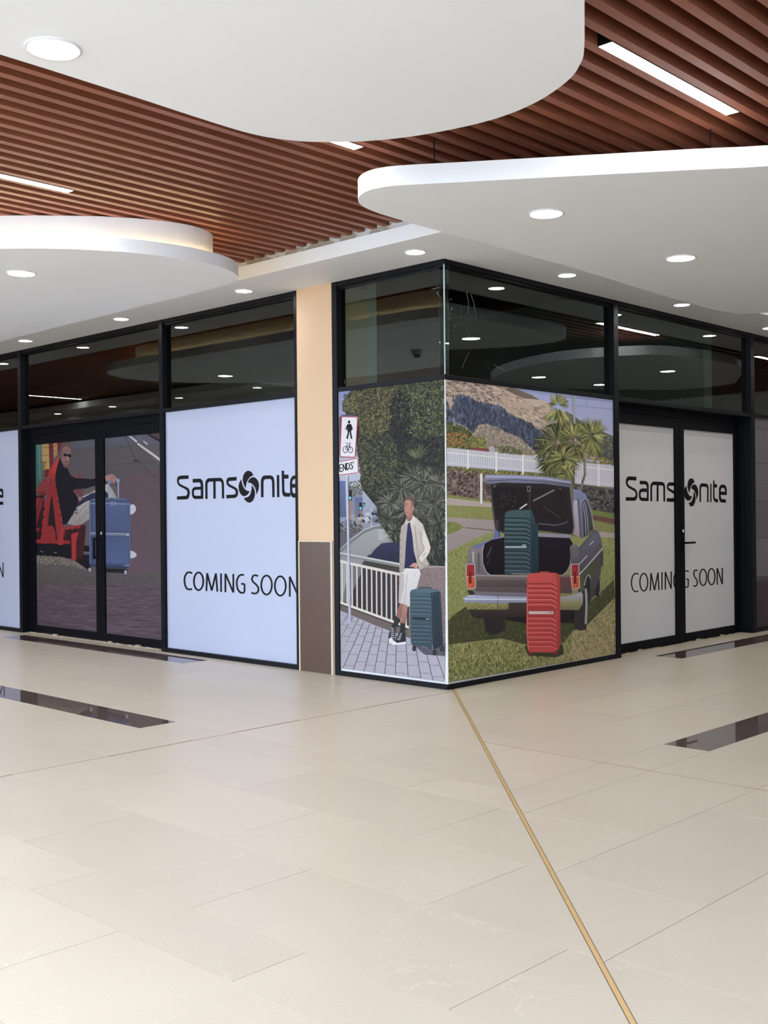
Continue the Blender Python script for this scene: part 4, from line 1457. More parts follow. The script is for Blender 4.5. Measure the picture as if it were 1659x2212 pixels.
# street
pr.poly([(42, 700), (180, 700), (200, 800), (330, 960), (330, 1260), (42, 1260)], (176, 182, 200), (104, 106, 124))
pr.poly([(42, 745), (85, 745), (90, 1000), (42, 1000)], (92, 110, 154), (84, 94, 124))
pr.poly([(110, 770), (205, 800), (210, 970), (110, 980)], (120, 128, 156))
pr.scatter([(100, 760), (180, 740), (220, 830), (120, 860)], 130, (8, 20), [(92, 94, 66), (120, 118, 82), (70, 72, 52)], (0, 180), 0.6)
pr.rect(150, 860, 205, 1000, (96, 104, 136))
for i in range(24):
    x, y = pr.rnd.uniform(170, 320), pr.rnd.uniform(955, 1030)
    pr.poly([(x, y), (x + 6, y - 10), (x + 26, y - 10), (x + 34, y), (x + 34, y + 12), (x, y + 12)], pr.rnd.choice([(176, 178, 190), (70, 72, 86), (110, 112, 128), (48, 48, 58)]))
pr.poly([(42, 1000), (90, 1010), (90, 1060), (42, 1060)], (130, 140, 168))
pr.scatter([(42, 1040), (110, 1010), (210, 1060), (200, 1120), (42, 1130)], 260, (8, 24), [(74, 66, 50), (92, 84, 60), (56, 50, 42)], (30, 150), 0.4)
pr.stroke([(118, 880), (120, 1020)], 9, (172, 116, 62))
pr.stroke([(156, 900), (157, 1030)], 7, (160, 110, 62))
pr.stroke([(197, 945), (199, 1060)], 9, (172, 116, 62))
pr.rect(109, 808, 131, 882, (28, 28, 34))
pr.rect(182, 896, 202, 950, (28, 28, 34))
pr.rect(210, 898, 223, 926, (34, 36, 40))
pr.ell(118, 865, 8, 11, (96, 214, 218))
pr.ell(191, 938, 7, 10, (70, 214, 214))
pr.ell(217, 916, 5, 7, (70, 190, 140))
pr.stroke([(265, 930), (267, 1070)], 6, (180, 182, 192))
pr.poly([(42, 1110), (210, 1100), (300, 1060), (340, 1090), (240, 1180), (42, 1240)], (92, 90, 100))
pr.part('printed_street')
# ramp
pr.poly([(42, 1250), (130, 1165), (220, 1105), (300, 1078), (440, 1078), (440, 1165), (330, 1180), (270, 1230), (200, 1330), (42, 1600)], (150, 150, 150), (120, 118, 122))
pr.poly([(42, 1225), (130, 1148), (220, 1085), (300, 1058), (470, 1056), (470, 1080), (300, 1082), (220, 1112), (130, 1180), (42, 1262)], (112, 118, 118))
pr.stroke([(42, 1226), (130, 1149), (220, 1086), (300, 1058), (400, 1054)], 7, (170, 174, 172))
for i in range(12):
    x = 320 + i * 11
    pr.stroke([(x, 1084), (x, 1160)], 4, (186, 186, 184))
pr.poly([(250, 1290), (300, 1210), (335, 1178), (480, 1165), (480, 1340), (250, 1300)], (44, 44, 80), (32, 30, 52))
pr.stroke([(250, 1262), (300, 1212), (340, 1178), (470, 1165)], 9, (150, 140, 130))
pr.part('printed_ramp')
BUSH = [(305, 910), (345, 830), (420, 765), (510, 690), (570, 640), (640, 640), (720, 650), (785, 655), (785, 1350), (660, 1320), (600, 1150), (430, 1185), (375, 1110), (330, 1045), (310, 985)]
pr.poly(BUSH, (52, 52, 44), (38, 38, 36))
for cx, cy, r, n in ((350, 900, 70, 60), (450, 860, 90, 70), (560, 830, 100, 70), (690, 700, 90, 70), (770, 880, 90, 60), (640, 1000, 110, 60), (400, 900, 110, 90), (380, 1010, 90, 70), (480, 800, 120, 100), (560, 720, 120, 90), (640, 760, 140, 110), (740, 760, 120, 90), (700, 900, 150, 110), (600, 900, 140, 80),
                     (740, 1050, 120, 80), (430, 1100, 90, 70), (700, 1200, 120, 70), (520, 950, 120, 60)):
    pr.burst(cx, cy, r, n, [(78, 80, 64), (104, 106, 88), (58, 60, 48), (44, 46, 38), (128, 126, 110), (48, 50, 42)], 0, 360, 6, 0.15)
pr.scatter([(620, 1080), (785, 1060), (785, 1340), (660, 1320)], 170, (20, 60), [(36, 36, 34), (54, 52, 44), (72, 68, 56)], (60, 120), 0.15)
pr.part('printed_bush')
# railing and wall
pr.poly([(45, 1320), (470, 1400), (535, 1430), (535, 1780), (45, 1600)], (56, 48, 58), (46, 38, 44))
pr.poly([(45, 1320), (120, 1335), (60, 1590), (45, 1600)], (150, 148, 150))
pr.poly([(120, 1340), (210, 1360), (100, 1600), (60, 1590)], (108, 104, 108))
pr.poly([(45, 1243), (470, 1322), (470, 1352), (45, 1272)], (128, 128, 126))
pr.stroke([(45, 1250), (470, 1330)], 10, (190, 190, 186))
pr.stroke([(45, 1308), (120, 1326), (470, 1402), (535, 1420)], 20, (206, 198, 188))
pr.poly([(45, 1615), (535, 1795), (535, 1850), (300, 1770), (45, 1665)], (104, 90, 88))
for i in range(14):
    x = 62 + i * 34.5
    y0 = 1312 + (x - 45) * 0.218
    y1 = 1602 + (x - 45) * 0.362
    pr.stroke([(x, y0), (x + 2, y1)], 10, (204, 196, 184))
    pr.stroke([(x + 5, y0 + 6), (x + 7, y1)], 3, (150, 142, 136))
pr.stroke([(45, 1598), (535, 1776)], 18, (210, 202, 192))
pr.part('printed_railing')
pr.poly([(585, 1360), (640, 1335), (785, 1345), (786, 1940), (530, 1860), (530, 1640), (560, 1560)], (132, 112, 110), (112, 96, 98))
pr.scatter([(590, 1365), (785, 1350), (786, 1930), (535, 1850), (535, 1650)], 900, (5, 14), [(120, 102, 102), (142, 122, 120), (104, 88, 90)], (0, 180), 0.7, jit=6)
pr.stroke([(610, 1350), (785, 1348)], 10, (160, 140, 134))
pr.part('printed_stone_wall')
PAV = [(45, 1655), (300, 1762), (535, 1850), (786, 1925), (784, 2160), (46, 2062)]
pr.poly(PAV, (162, 158, 170), (172, 167, 178))
pr.scatter(PAV, 1300, (3, 9), [(154, 150, 162), (180, 176, 186)], (0, 180), 0.7, jit=4)
VPx, VPy = 462, 1180


def ray_x(xb, y):
    return VPx + (xb - VPx) * (y - VPy) / (2100 - VPy)


def in_pav(x, y):
    return Print.inside((x, y), PAV)


bots = [-190, -110, -30, 50, 130, 210, 285, 360, 437, 525, 610, 690, 770, 850]
for b in bots:
    ys = [y for y in range(1640, 2166, 6) if in_pav(ray_x(b, y), y)]
    if len(ys) > 1:
        pr.stroke([(ray_x(b, ys[0]), ys[0]), (ray_x(b, ys[-1]), ys[-1])], 5, (86, 80, 92))
for i, (b0, b1) in enumerate(zip(bots[:-1], bots[1:])):
    y = 1660 + (i % 2) * 24
    gap = 44
    while y < 2160:
        p0, p1 = (ray_x(b0, y), y), (ray_x(b1, y), y + 5)
        if in_pav(*p0) and in_pav(*p1):
            pr.stroke([p0, p1], 3, (108, 102, 114))
        y += gap
        gap += 6
pr.part('printed_paving')
# signs
pr.poly([(42, 300), (60, 280), (150, 275), (160, 300), (150, 560), (42, 560)], (70, 72, 84))
SIGN = [(64, 288), (166, 290), (175, 302), (158, 572), (150, 584), (50, 580), (42, 568), (54, 298)]
pr.poly(SIGN, (222, 218, 224))
pr.stroke([(x * 0.94 + 6.5, y * 0.97 + 13) for x, y in SIGN], 7, (160, 44, 56), True)
pr.ell(111, 331, 9, 11, INK)
pr.poly([(98, 346), (124, 344), (132, 372), (126, 398), (100, 398), (96, 370)], INK)
pr.stroke([(100, 352), (88, 380), (96, 384)], 8, INK)
pr.stroke([(124, 350), (134, 384)], 8, INK)
pr.stroke([(108, 394), (104, 420), (96, 444), (104, 446)], 11, INK)
pr.stroke([(119, 394), (124, 424), (127, 446), (133, 446)], 11, INK)
pr.ring(85, 524, 17, 22, 4.5, INK)
pr.ring(121, 526, 15, 21, 4.5, INK)
pr.stroke([(85, 524), (96, 494), (116, 492), (121, 526)], 4, INK)
pr.stroke([(96, 494), (103, 526), (116, 492)], 4, INK)
pr.stroke([(85, 524), (103, 526)], 4, INK)
pr.stroke([(90, 482), (102, 480)], 6, INK)
pr.stroke([(116, 492), (112, 478), (124, 478)], 4, INK)
pr.poly([(40, 604), (166, 576), (177, 584), (181, 688), (174, 694), (40, 712)], (222, 218, 224))
pr.stroke([(40, 610), (164, 584), (173, 592), (175, 682), (168, 688), (40, 705)], 6, (160, 44, 56))
for s in ([(62, 627), (44, 632), (46, 680), (66, 676)], [(45, 656), (62, 653)], [(70, 676), (68, 626), (88, 670), (86, 620)],
          [(94, 668), (92, 620), (108, 622), (114, 640), (108, 660), (94, 668)], [(138, 618), (126, 614), (120, 626), (134, 640), (136, 656), (124, 662), (118, 654)]):
    pr.stroke(s, 7, INK)
pr.stroke([(136, 604), (146, 612), (142, 626)], 3, INK)
pr.poly([(89, 708), (104, 706), (126, 1744), (122, 1752), (108, 1750)], (196, 194, 212), (176, 172, 190))
pr.stroke([(101, 720), (122, 1744)], 4, (130, 128, 150))
pr.part('printed_road_sign', 'printed sign with walker and bicycle above a plate reading ENDS')
# man
SK, SKD = (182, 132, 116), (146, 98, 86)
pr.poly([(470, 1605), (505, 1612), (512, 1645), (480, 1700), (462, 1742), (436, 1722), (448, 1660)], SKD, (132, 88, 78))
pr.poly([(492, 1612), (524, 1624), (516, 1700), (506, 1756), (474, 1752), (482, 1680)], (172, 122, 106), (140, 94, 82))
pr.poly([(434, 1690), (470, 1718), (448, 1772), (422, 1752)], (44, 42, 48))
pr.poly([(470, 1742), (504, 1748), (503, 1832), (470, 1828)], (40, 38, 44))
pr.poly([(404, 1772), (424, 1744), (438, 1762), (434, 1850), (418, 1884), (394, 1880), (387, 1856)], (38, 40, 48))
pr.poly([(389, 1852), (410, 1846), (424, 1866), (412, 1886), (392, 1882)], (214, 210, 212))
for i in range(6):
    pr.stroke([(404, 1776 + i * 13), (428, 1782 + i * 13)], 4, (204, 202, 206))
pr.poly([(412, 1884), (436, 1858), (468, 1806), (506, 1812), (509, 1884), (430, 1896)], (36, 38, 46))
pr.poly([(411, 1880), (430, 1868), (446, 1884), (509, 1874), (510, 1892), (424, 1898), (412, 1894)], (220, 216, 218))
for i in range(5):
    pr.stroke([(448 + i * 6, 1856 - i * 10), (470 + i * 3, 1862 - i * 11)], 4, (206, 204, 206))
pr.poly([(474, 1372), (502, 1358), (602, 1362), (614, 1396), (592, 1480), (566, 1560), (532, 1632), (500, 1612), (458, 1602), (462, 1480)], (210, 204, 202), (192, 186, 184))
pr.poly([(474, 1372), (494, 1400), (500, 1480), (470, 1602), (458, 1602), (462, 1480)], (178, 170, 168))
pr.stroke([(520, 1400), (512, 1500), (498, 1606)], 6, (172, 164, 162))
pr.stroke([(560, 1380), (580, 1420)], 5, (178, 170, 168))
pr.poly([(516, 1034), (550, 1024), (562, 1180), (576, 1320), (540, 1350), (500, 1362), (506, 1220)], (44, 38, 88), (36, 32, 70))
pr.poly([(520, 1028), (548, 1016), (548, 1030), (524, 1042)], (200, 196, 196))
pr.poly([(515, 1010), (500, 1040), (478, 1064), (468, 1130), (466, 1260), (464, 1392), (496, 1380), (504, 1300), (510, 1180), (520, 1080), (524, 1040)], (172, 160, 150), (160, 148, 138))
JKT = [(556, 986), (585, 1006), (628, 1048), (645, 1100), (668, 1160), (684, 1212), (676, 1246), (654, 1290), (676, 1332), (640, 1352), (612, 1372), (592, 1336), (566, 1240), (556, 1130), (540, 1044), (548, 1010)]
pr.poly(JKT, (196, 184, 172), (170, 158, 148))
pr.poly([(636, 1080), (668, 1160), (684, 1212), (676, 1246), (620, 1316), (592, 1300), (640, 1226), (624, 1160)], (208, 196, 184))
for q in ([(610, 1100), (620, 1170), (640, 1220)], [(640, 1226), (612, 1262), (592, 1300)], [(575, 1060), (584, 1180), (600, 1300)], [(650, 1250), (630, 1276)]):
    pr.stroke(q, 5, (142, 130, 122))
pr.stroke([(600, 1300), (650, 1350)], 5, (140, 128, 120))
for y in (1110, 1160, 1215, 1270, 1325):
    pr.ell(474, y, 3.5, 5, (120, 108, 100))
pr.poly([(518, 985), (556, 972), (562, 1004), (545, 1024), (524, 1032)], SKD)
pr.poly([(560, 984), (580, 1014), (556, 1048), (542, 1036), (552, 1010)], (206, 194, 182))
pr.poly([(516, 1006), (524, 1032), (514, 1056), (504, 1040)], (196, 184, 172))
pr.poly([(500, 900), (506, 872), (530, 858), (560, 868), (572, 900), (566, 940), (556, 978), (540, 1000), (522, 1000), (512, 986), (502, 970), (498, 948), (496, 938), (502, 925)], SK, (170, 118, 102))
pr.poly([(540, 900), (560, 900), (566, 940), (552, 985), (530, 1000), (546, 960)], (158, 108, 94))
pr.poly([(503, 888), (510, 860), (530, 848), (552, 850), (570, 868), (575, 900), (568, 935), (558, 930), (556, 905), (545, 884), (520, 876)], (98, 74, 70))
pr.poly([(554, 920), (566, 922), (566, 948), (556, 954)], (176, 120, 104))
pr.stroke([(504, 912), (518, 912)], 5, (70, 48, 46))
pr.stroke([(504, 902), (522, 900)], 4, (110, 78, 70))
pr.stroke([(500, 968), (514, 966)], 5, (140, 70, 68))
pr.stroke([(500, 944), (508, 948)], 4, (138, 92, 82))
pr.poly([(540, 1340), (562, 1322), (586, 1320), (596, 1342), (588, 1362), (560, 1350), (532, 1346)], (190, 138, 120))
for x in (548, 558, 568):
    pr.stroke([(x, 1336), (x + 6, 1350)], 2.5, (140, 94, 84))
pr.poly([(464, 1400), (470, 1430), (464, 1470), (460, 1440)], SK)
pr.part('printed_man', 'printed man in beige jacket, navy shirt and white shorts')
# suitcase
pr.poly([(560, 1890), (700, 1930), (785, 1890), (785, 1975), (640, 1965)], (86, 80, 92))
pr.poly([(538, 1530), (548, 1512), (580, 1502), (680, 1508), (692, 1530), (694, 1932), (640, 1908), (556, 1902), (546, 1884)], (68, 90, 100), (50, 68, 80))
pr.poly([(680, 1508), (734, 1512), (752, 1532), (770, 1900), (700, 1932), (692, 1640)], (44, 58, 70), (34, 44, 56))
pr.poly([(548, 1512), (580, 1502), (735, 1508), (742, 1520), (690, 1530), (556, 1530)], (74, 100, 110))
for i in range(12):
    y = 1556 + i * 28
    if 1690 < y < 1725:
        continue
    pr.stroke([(542, y), (676, y + 4), (690, y + 14)], 6, (44, 62, 72))
    pr.stroke([(542, y + 9), (676, y + 13), (690, y + 22)], 5, (84, 106, 116))
pr.poly([(556, 1700), (680, 1708), (680, 1726), (556, 1718)], (28, 42, 52))
pr.stroke([(650, 1714), (676, 1716)], 5, (170, 180, 186))
for x in (712, 732):
    pr.stroke([(x, 1530), (x + 14, 1915)], 4, (26, 34, 44))
pr.stroke([(600, 1502), (620, 1494), (680, 1496), (690, 1504)], 8, (50, 72, 82))
for cx, cy in ((568, 1922), (712, 1952), (766, 1926)):
    pr.ell(cx, cy, 14, 20, (28, 28, 34))
    pr.ell(cx, cy, 6, 9, (70, 70, 78))
pr.part('printed_suitcase', 'printed teal ribbed suitcase on the paving')

# ------------------------------------------------ photograph of the car (right of the corner)
CC = (960, 810, 3.2526)
pcar = poster('R', 0.0165, 2.632, Z_RAIL, Z_POSTER, PC, 'photograph right of the corner, vintage car with open boot and two suitcases')
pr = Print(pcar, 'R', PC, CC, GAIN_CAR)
pr.lo, pr.hi = 0.0165, 2.631
pr.poly([(12, 30), (1196, 172), (1208, 1958), (12, 2164)], (120, 124, 74))
pr.poly([(440, 80), (1196, 172), (1200, 640), (440, 500)], (146, 154, 198), (172, 176, 202))
for a, b in (((800, 152), (1196, 188)), ((820, 204), (1196, 244))):
    pr.stroke([a, b], 4, (122, 126, 158))
pr.stroke([(1000, 176), (1000, 222)], 4, (122, 126, 158))
pr.part('printed_sky')
HILL = [(12, 30), (470, 84), (540, 122), (600, 132), (650, 170), (735, 196), (800, 250), (870, 260), (960, 330), (1080, 385), (1196, 430), (1198, 600), (15, 600)]
pr.poly(HILL, (176, 154, 140), (164, 146, 128))
pr.scatter(HILL, 900, (14, 60), [(150, 130, 118), (186, 166, 150), (132, 116, 104), (168, 148, 128), (194, 174, 158), (136, 126, 102)], (-45, -10), 0.35)
pr.scatter([(15, 40), (300, 70), (420, 200), (200, 170), (15, 150)], 260, (10, 40), [(110, 96, 92), (130, 112, 104), (176, 156, 142)], (-60, 10), 0.45)
pr.poly([(470, 84), (600, 135), (700, 190), (640, 190), (520, 150), (420, 100)], (104, 92, 84))
pr.poly([(560, 165), (690, 175), (740, 205), (640, 215)], (178, 160, 146))
pr.poly([(850, 250), (930, 300), (960, 330), (1080, 385), (1196, 430), (1198, 610), (1080, 580), (960, 480), (860, 380)], (104, 104, 84), (74, 78, 84))
pr.scatter([(860, 262), (1080, 390), (1196, 440), (1198, 600), (1000, 540)], 300, (10, 34), [(86, 90, 72), (66, 70, 76), (118, 114, 90)], (-50, 20), 0.5)
FOREST = [(15, 165), (45, 265), (62, 225), (85, 160), (108, 142), (165, 152), (240, 190), (310, 200), (392, 216), (452, 272), (545, 316), (605, 346), (662, 385), (704, 424), (724, 480),
          (690, 570), (600, 502), (520, 432), (440, 402), (380, 372), (300, 342), (240, 352), (204, 412), (150, 362), (80, 332), (15, 330)]
pr.poly(FOREST, (76, 84, 106), (64, 70, 88))
pr.scatter(FOREST, 900, (16, 46), [(58, 64, 84), (90, 98, 120), (68, 76, 92), (50, 56, 72)], (75, 105), 0.4)
for i in range(60):
    t = i / 59
    x = 62 + t * 640
    y = 175 + t * 240 + 18 * math.sin(i * 2.1) + (-25 if t < 0.3 else 0)
    pr.poly([(x - 9, y + 34), (x, y - pr.rnd.uniform(4, 22)), (x + 9, y + 34)], pr.rnd.choice([(66, 74, 96), (80, 88, 110), (58, 66, 84)]))
SCRUB = [(220, 372), (300, 346), (380, 376), (440, 406), (520, 436), (600, 506), (650, 560), (300, 550), (250, 470)]
pr.poly(SCRUB, (146, 134, 124), (136, 122, 108))
pr.scatter(SCRUB, 380, (8, 26), [(120, 110, 100), (166, 152, 140), (104, 104, 84), (152, 138, 122)], (0, 180), 0.6)
pr.part('printed_hillside')
LT = [(15, 325), (62, 332), (130, 366), (190, 402), (204, 440), (282, 440), (302, 530), (15, 520)]
pr.poly(LT, (72, 80, 56), (98, 100, 56))
pr.scatter(LT, 420, (8, 26), [(60, 72, 52), (84, 94, 56), (112, 112, 60), (50, 60, 44)], (0, 180), 0.6)
pr.scatter([(15, 410), (110, 400), (180, 430), (190, 510), (15, 510)], 230, (8, 22), [(150, 118, 62), (128, 112, 60), (170, 130, 70), (102, 98, 54)], (30, 150), 0.4)
pr.scatter([(180, 430), (282, 440), (300, 525), (190, 520)], 170, (8, 22), [(126, 128, 66), (104, 110, 58), (148, 142, 78)], (0, 180), 0.6)
for x, y in ((152, 430), (90, 420), (50, 446), (60, 480), (110, 470), (30, 420)):
    pr.ell(x, y, 7, 8, (206, 88, 52))
pr.poly([(190, 508), (330, 520), (332, 548), (190, 540)], (128, 62, 68))
pr.poly([(62, 300), (70, 296), (82, 360), (60, 360)], (124, 132, 146))
pr.poly([(310, 505), (345, 500), (360, 550), (318, 550)], (168, 168, 178))
pr.scatter([(385, 505), (440, 498), (545, 525), (552, 570), (390, 552)], 150, (8, 22), [(84, 92, 54), (114, 112, 66), (68, 76, 48)], (0, 180), 0.6)
pr.poly([(625, 545), (670, 542), (700, 580), (630, 580)], (196, 186, 180))
pr.scatter([(1040, 590), (1110, 575), (1196, 600), (1196, 640), (1040, 620)], 120, (8, 22), [(126, 112, 56), (150, 128, 66), (96, 90, 50)], (0, 180), 0.6)
pr.part('printed_garden')
# fence
pr.poly([(15, 512), (700, 582), (700, 694), (15, 640)], (146, 146, 170))
pr.poly([(915, 612), (1197, 640), (1198, 792), (915, 764)], (150, 148, 168))
for i in range(56):
    x = 20 + i * 12.4
    if x > 700:
        break
    y0, y1 = 505 + (x - 15) * 0.102, 636 + (x - 15) * 0.08
    pr.poly([(x, y0 + 8), (x + 4, y0), (x + 8, y0 + 8), (x + 8, y1), (x, y1)], (206, 206, 222))
for i in range(24):
    x = 918 + i * 12
    if x > 1190:
        break
    y0, y1 = 604 + (x - 915) * 0.1, 762 + (x - 915) * 0.1
    pr.poly([(x, y0 + 8), (x + 4, y0), (x + 8, y0 + 8), (x + 8, y1), (x, y1)], (208, 206, 218))
pr.stroke([(15, 545), (700, 612)], 7, (216, 216, 230))
pr.stroke([(15, 618), (700, 678)], 7, (200, 200, 216))
pr.stroke([(915, 640), (1197, 668)], 7, (216, 214, 226))
pr.stroke([(915, 742), (1197, 770)], 7, (204, 202, 214))
for x, y0, y1 in ((165, 526, 672), (366, 540, 690), (551, 560, 700), (1084, 628, 782)):
    pr.poly([(x - 8, y0), (x + 8, y0), (x + 8, y1), (x - 8, y1)], (222, 222, 236))
pr.part('printed_fence')
pr.poly([(15, 645), (330, 688), (334, 890), (15, 842)], (104, 88, 84))
pr.poly([(915, 765), (1198, 805), (1198, 975), (915, 915)], (78, 74, 74))
pr.scatter([(15, 665), (330, 700), (332, 885), (15, 838)], 300, (14, 34), [(122, 102, 96), (80, 66, 66), (136, 116, 108), (66, 54, 56)], (0, 180), 0.7)
pr.scatter([(915, 775), (1198, 815), (1198, 970), (915, 910)], 260, (14, 34), [(92, 88, 88), (60, 56, 58), (104, 98, 98), (50, 46, 50)], (0, 180), 0.7)
pr.scatter([(15, 640), (330, 678), (700, 690), (700, 720), (300, 705), (15, 662)], 300, (6, 20), [(104, 110, 56), (84, 90, 48), (132, 128, 66), (186, 160, 66), (70, 64, 46)], (20, 160), 0.5)
pr.part('printed_stone_wall')
# ground left and right
pr.poly([(15, 838), (334, 886), (334, 905), (15, 868)], (124, 130, 72))
pr.poly([(15, 862), (334, 900), (334, 930), (15, 915)], (170, 156, 154))
pr.poly([(15, 912), (340, 930), (345, 1024), (15, 1000)], (132, 134, 78))
pr.poly([(15, 998), (350, 1020), (360, 1092), (330, 1112), (200, 1152), (90, 1212), (15, 1244)], (156, 142, 142), (146, 134, 138))
pr.poly([(15, 1028), (85, 1036), (140, 1070), (60, 1112), (15, 1118)], (118, 126, 70))
pr.stroke([(145, 1073), (240, 1082), (345, 1092)], 8, (110, 102, 84))
pr.poly([(1030, 950), (1198, 985), (1198, 1012), (1030, 985)], (108, 124, 60))
pr.poly([(1030, 982), (1198, 1012), (1198, 1052), (1030, 1018)], (104, 72, 62))
pr.poly([(1030, 1015), (1198, 1050), (1198, 1118), (1040, 1085)], (128, 130, 76))
pr.poly([(1060, 1095), (1198, 1112), (1199, 1148), (1080, 1140)], (164, 150, 146))
pr.scatter([(15, 915), (340, 932), (342, 1020), (15, 998)], 260, (6, 18), [(110, 118, 62), (150, 150, 92), (128, 130, 74)], (60, 120), 0.3)
pr.scatter([(15, 1030), (85, 1038), (138, 1070), (60, 1110), (15, 1116)], 120, (6, 18), [(92, 108, 54), (134, 140, 82)], (60, 120), 0.3)
pr.scatter([(1030, 1020), (1198, 1055), (1198, 1112), (1040, 1085)], 120, (6, 18), [(106, 112, 62), (152, 148, 94)], (60, 120), 0.3)
pr.poly([(250, 700), (259, 688), (268, 700), (266, 905), (251, 901)], (220, 216, 222))
GRASS = [(15, 1246), (90, 1212), (200, 1152), (345, 1100), (1100, 1138), (1200, 1148), (1208, 1957), (16, 2163)]
pr.poly(GRASS, (138, 142, 84), (112, 112, 62))
pr.poly([(900, 1500), (1202, 1500), (1208, 1957), (900, 2010)], (138, 128, 86), (158, 136, 104))
pr.scatter([(15, 1260), (345, 1110), (345, 1700), (15, 1700)], 1500, (10, 28), [(112, 122, 64), (158, 160, 98), (92, 104, 52), (140, 142, 80)], (55, 125), 0.22)
pr.scatter([(1060, 1145), (1200, 1150), (1205, 1600), (1060, 1600)], 500, (10, 28), [(124, 132, 74), (156, 156, 98), (96, 106, 56)], (55, 125), 0.22)
SHAD = [(15, 1735), (60, 1690), (160, 1620), (300, 1690), (900, 1700), (1060, 1560), (1190, 1440), (1200, 1560), (1000, 1760), (900, 1800), (840, 1880), (600, 1900), (400, 1850), (220, 1870), (60, 1890), (15, 1910)]
pr.poly(SHAD, (66, 70, 42), (58, 60, 38))
pr.scatter(SHAD, 1000, (10, 28), [(52, 56, 34), (82, 86, 50), (70, 74, 42), (96, 98, 58)], (50, 130), 0.22)
pr.scatter([(15, 1900), (400, 1870), (600, 1910), (840, 1890), (1000, 1780), (1206, 1560), (1208, 1950), (16, 2150)], 3400, (12, 36),
           [(150, 148, 90), (110, 114, 62), (84, 88, 48), (128, 126, 74), (168, 160, 108), (66, 70, 40)], (45, 135), 0.2)
pr.scatter([(800, 1960), (1000, 1800), (1206, 1580), (1208, 1950), (700, 2030)], 1300, (10, 26), [(172, 148, 118), (146, 124, 90), (160, 138, 106), (120, 106, 72), (134, 130, 80)], (45, 135), 0.25)
pr.scatter([(15, 2030), (300, 2000), (600, 2040), (600, 2060), (16, 2150)], 700, (14, 40), [(92, 96, 54), (150, 150, 92), (120, 122, 68), (74, 78, 44)], (40, 140), 0.18)
pr.part('printed_lawn')
# cabbage trees and pole
pr.poly([(748, 122), (768, 124), (772, 420), (750, 420)], (140, 154, 160))
pr.poly([(904, 134), (922, 136), (920, 340), (906, 340)], (150, 152, 164))
pr.stroke([(800, 330), (780, 480), (770, 720)], 16, (104, 92, 82))
pr.stroke([(690, 380), (720, 440), (770, 500)], 10, (116, 104, 94))
pr.stroke([(640, 440), (660, 500), (690, 600)], 7, (96, 88, 80))
pr.stroke([(905, 420), (905, 600), (910, 780)], 16, (100, 90, 82))
pr.stroke([(985, 590), (988, 700), (955, 815)], 15, (124, 112, 106))
pr.stroke([(988, 690), (965, 760)], 12, (100, 90, 86))
LEAF = [(96, 104, 56), (138, 140, 82), (64, 70, 42), (172, 166, 100), (112, 114, 64)]
LEAFD = [(70, 76, 46), (100, 100, 58), (48, 54, 36), (126, 122, 72)]
pr.burst(800, 330, 110, 60, LEAFD, 200, 340, 12)
pr.burst(800, 205, 80, 70, LEAF, -20, 200, 9)
pr.burst(800, 225, 140, 70, LEAF, 215, 325, 10)
pr.burst(790, 470, 165, 130, LEAFD, 0, 360, 11, 0.2)
pr.burst(910, 440, 125, 110, LEAF, 20, 160, 9)
pr.burst(910, 480, 150, 90, LEAFD, 200, 340, 11)
pr.burst(760, 600, 130, 90, LEAFD, 170, 370, 11, 0.3)
pr.burst(1035, 420, 135, 110, LEAF, 10, 170, 9)
pr.burst(1035, 420, 120, 60, LEAF, 170, 370, 9, 0.3)
pr.burst(1035, 445, 145, 80, LEAF, 225, 315, 9)
pr.burst(840, 590, 135, 120, LEAF, 0, 360, 9, 0.5)
pr.burst(870, 700, 130, 70, LEAF, 60, 200, 9, 0.9)
pr.burst(720, 520, 110, 50, LEAFD, 90, 270, 9, 0.4)
pr.part('printed_palms')
# car body
pr.poly([(905, 800), (950, 806), (992, 838), (1010, 880), (1046, 1090), (975, 1145), (905, 1120)], (124, 132, 168), (96, 96, 112))
pr.poly([(905, 885), (935, 878), (952, 1142), (905, 1118)], (176, 172, 190), (150, 132, 142))
pr.stroke([(938, 870), (958, 1142)], 10, (84, 84, 98))
pr.poly([(965, 890), (985, 868), (1004, 880), (1030, 960), (1046, 1082), (980, 1135)], (82, 82, 92), (54, 54, 62))
for q in ([(985, 890), (1004, 1000), (1012, 1108)], [(972, 900), (990, 1010), (994, 1118)]):
    pr.stroke(q, 7, (136, 136, 152))
pr.stroke([(962, 900), (985, 866), (1006, 880), (1034, 968), (1050, 1085)], 6, (150, 150, 166))
SIDE = [(935, 1225), (1000, 1150), (1048, 1092), (1085, 1100), (1104, 1168), (1113, 1235), (1106, 1320), (1096, 1400), (1060, 1545), (1012, 1600), (965, 1660), (940, 1560), (940, 1400)]
pr.poly(SIDE, (92, 90, 100), (56, 54, 50))
pr.poly([(945, 1230), (1040, 1130), (1085, 1105), (1100, 1170), (1000, 1290), (948, 1330)], (98, 98, 116), (80, 78, 90))
pr.poly([(948, 1420), (1108, 1245), (1106, 1320), (1010, 1480), (950, 1540)], (66, 66, 60), (84, 84, 58))
pr.stroke([(945, 1405), (1010, 1335), (1112, 1216)], 7, (182, 180, 190))
pr.stroke([(945, 1330), (975, 1300), (1005, 1268)], 7, (170, 168, 178))
pr.stroke([(1020, 1195), (1050, 1165)], 6, (176, 176, 190))
pr.poly([(1100, 1240), (1116, 1245), (1114, 1340), (1100, 1350)], (60, 60, 70))
pr.poly([(985, 1420), (1010, 1400), (1024, 1430), (1022, 1600), (1005, 1640), (980, 1600)], (40, 38, 40))
pr.stroke([(984, 1480), (996, 1420), (1014, 1402), (1026, 1430)], 7, (150, 150, 160))
pr.part('printed_car_side')
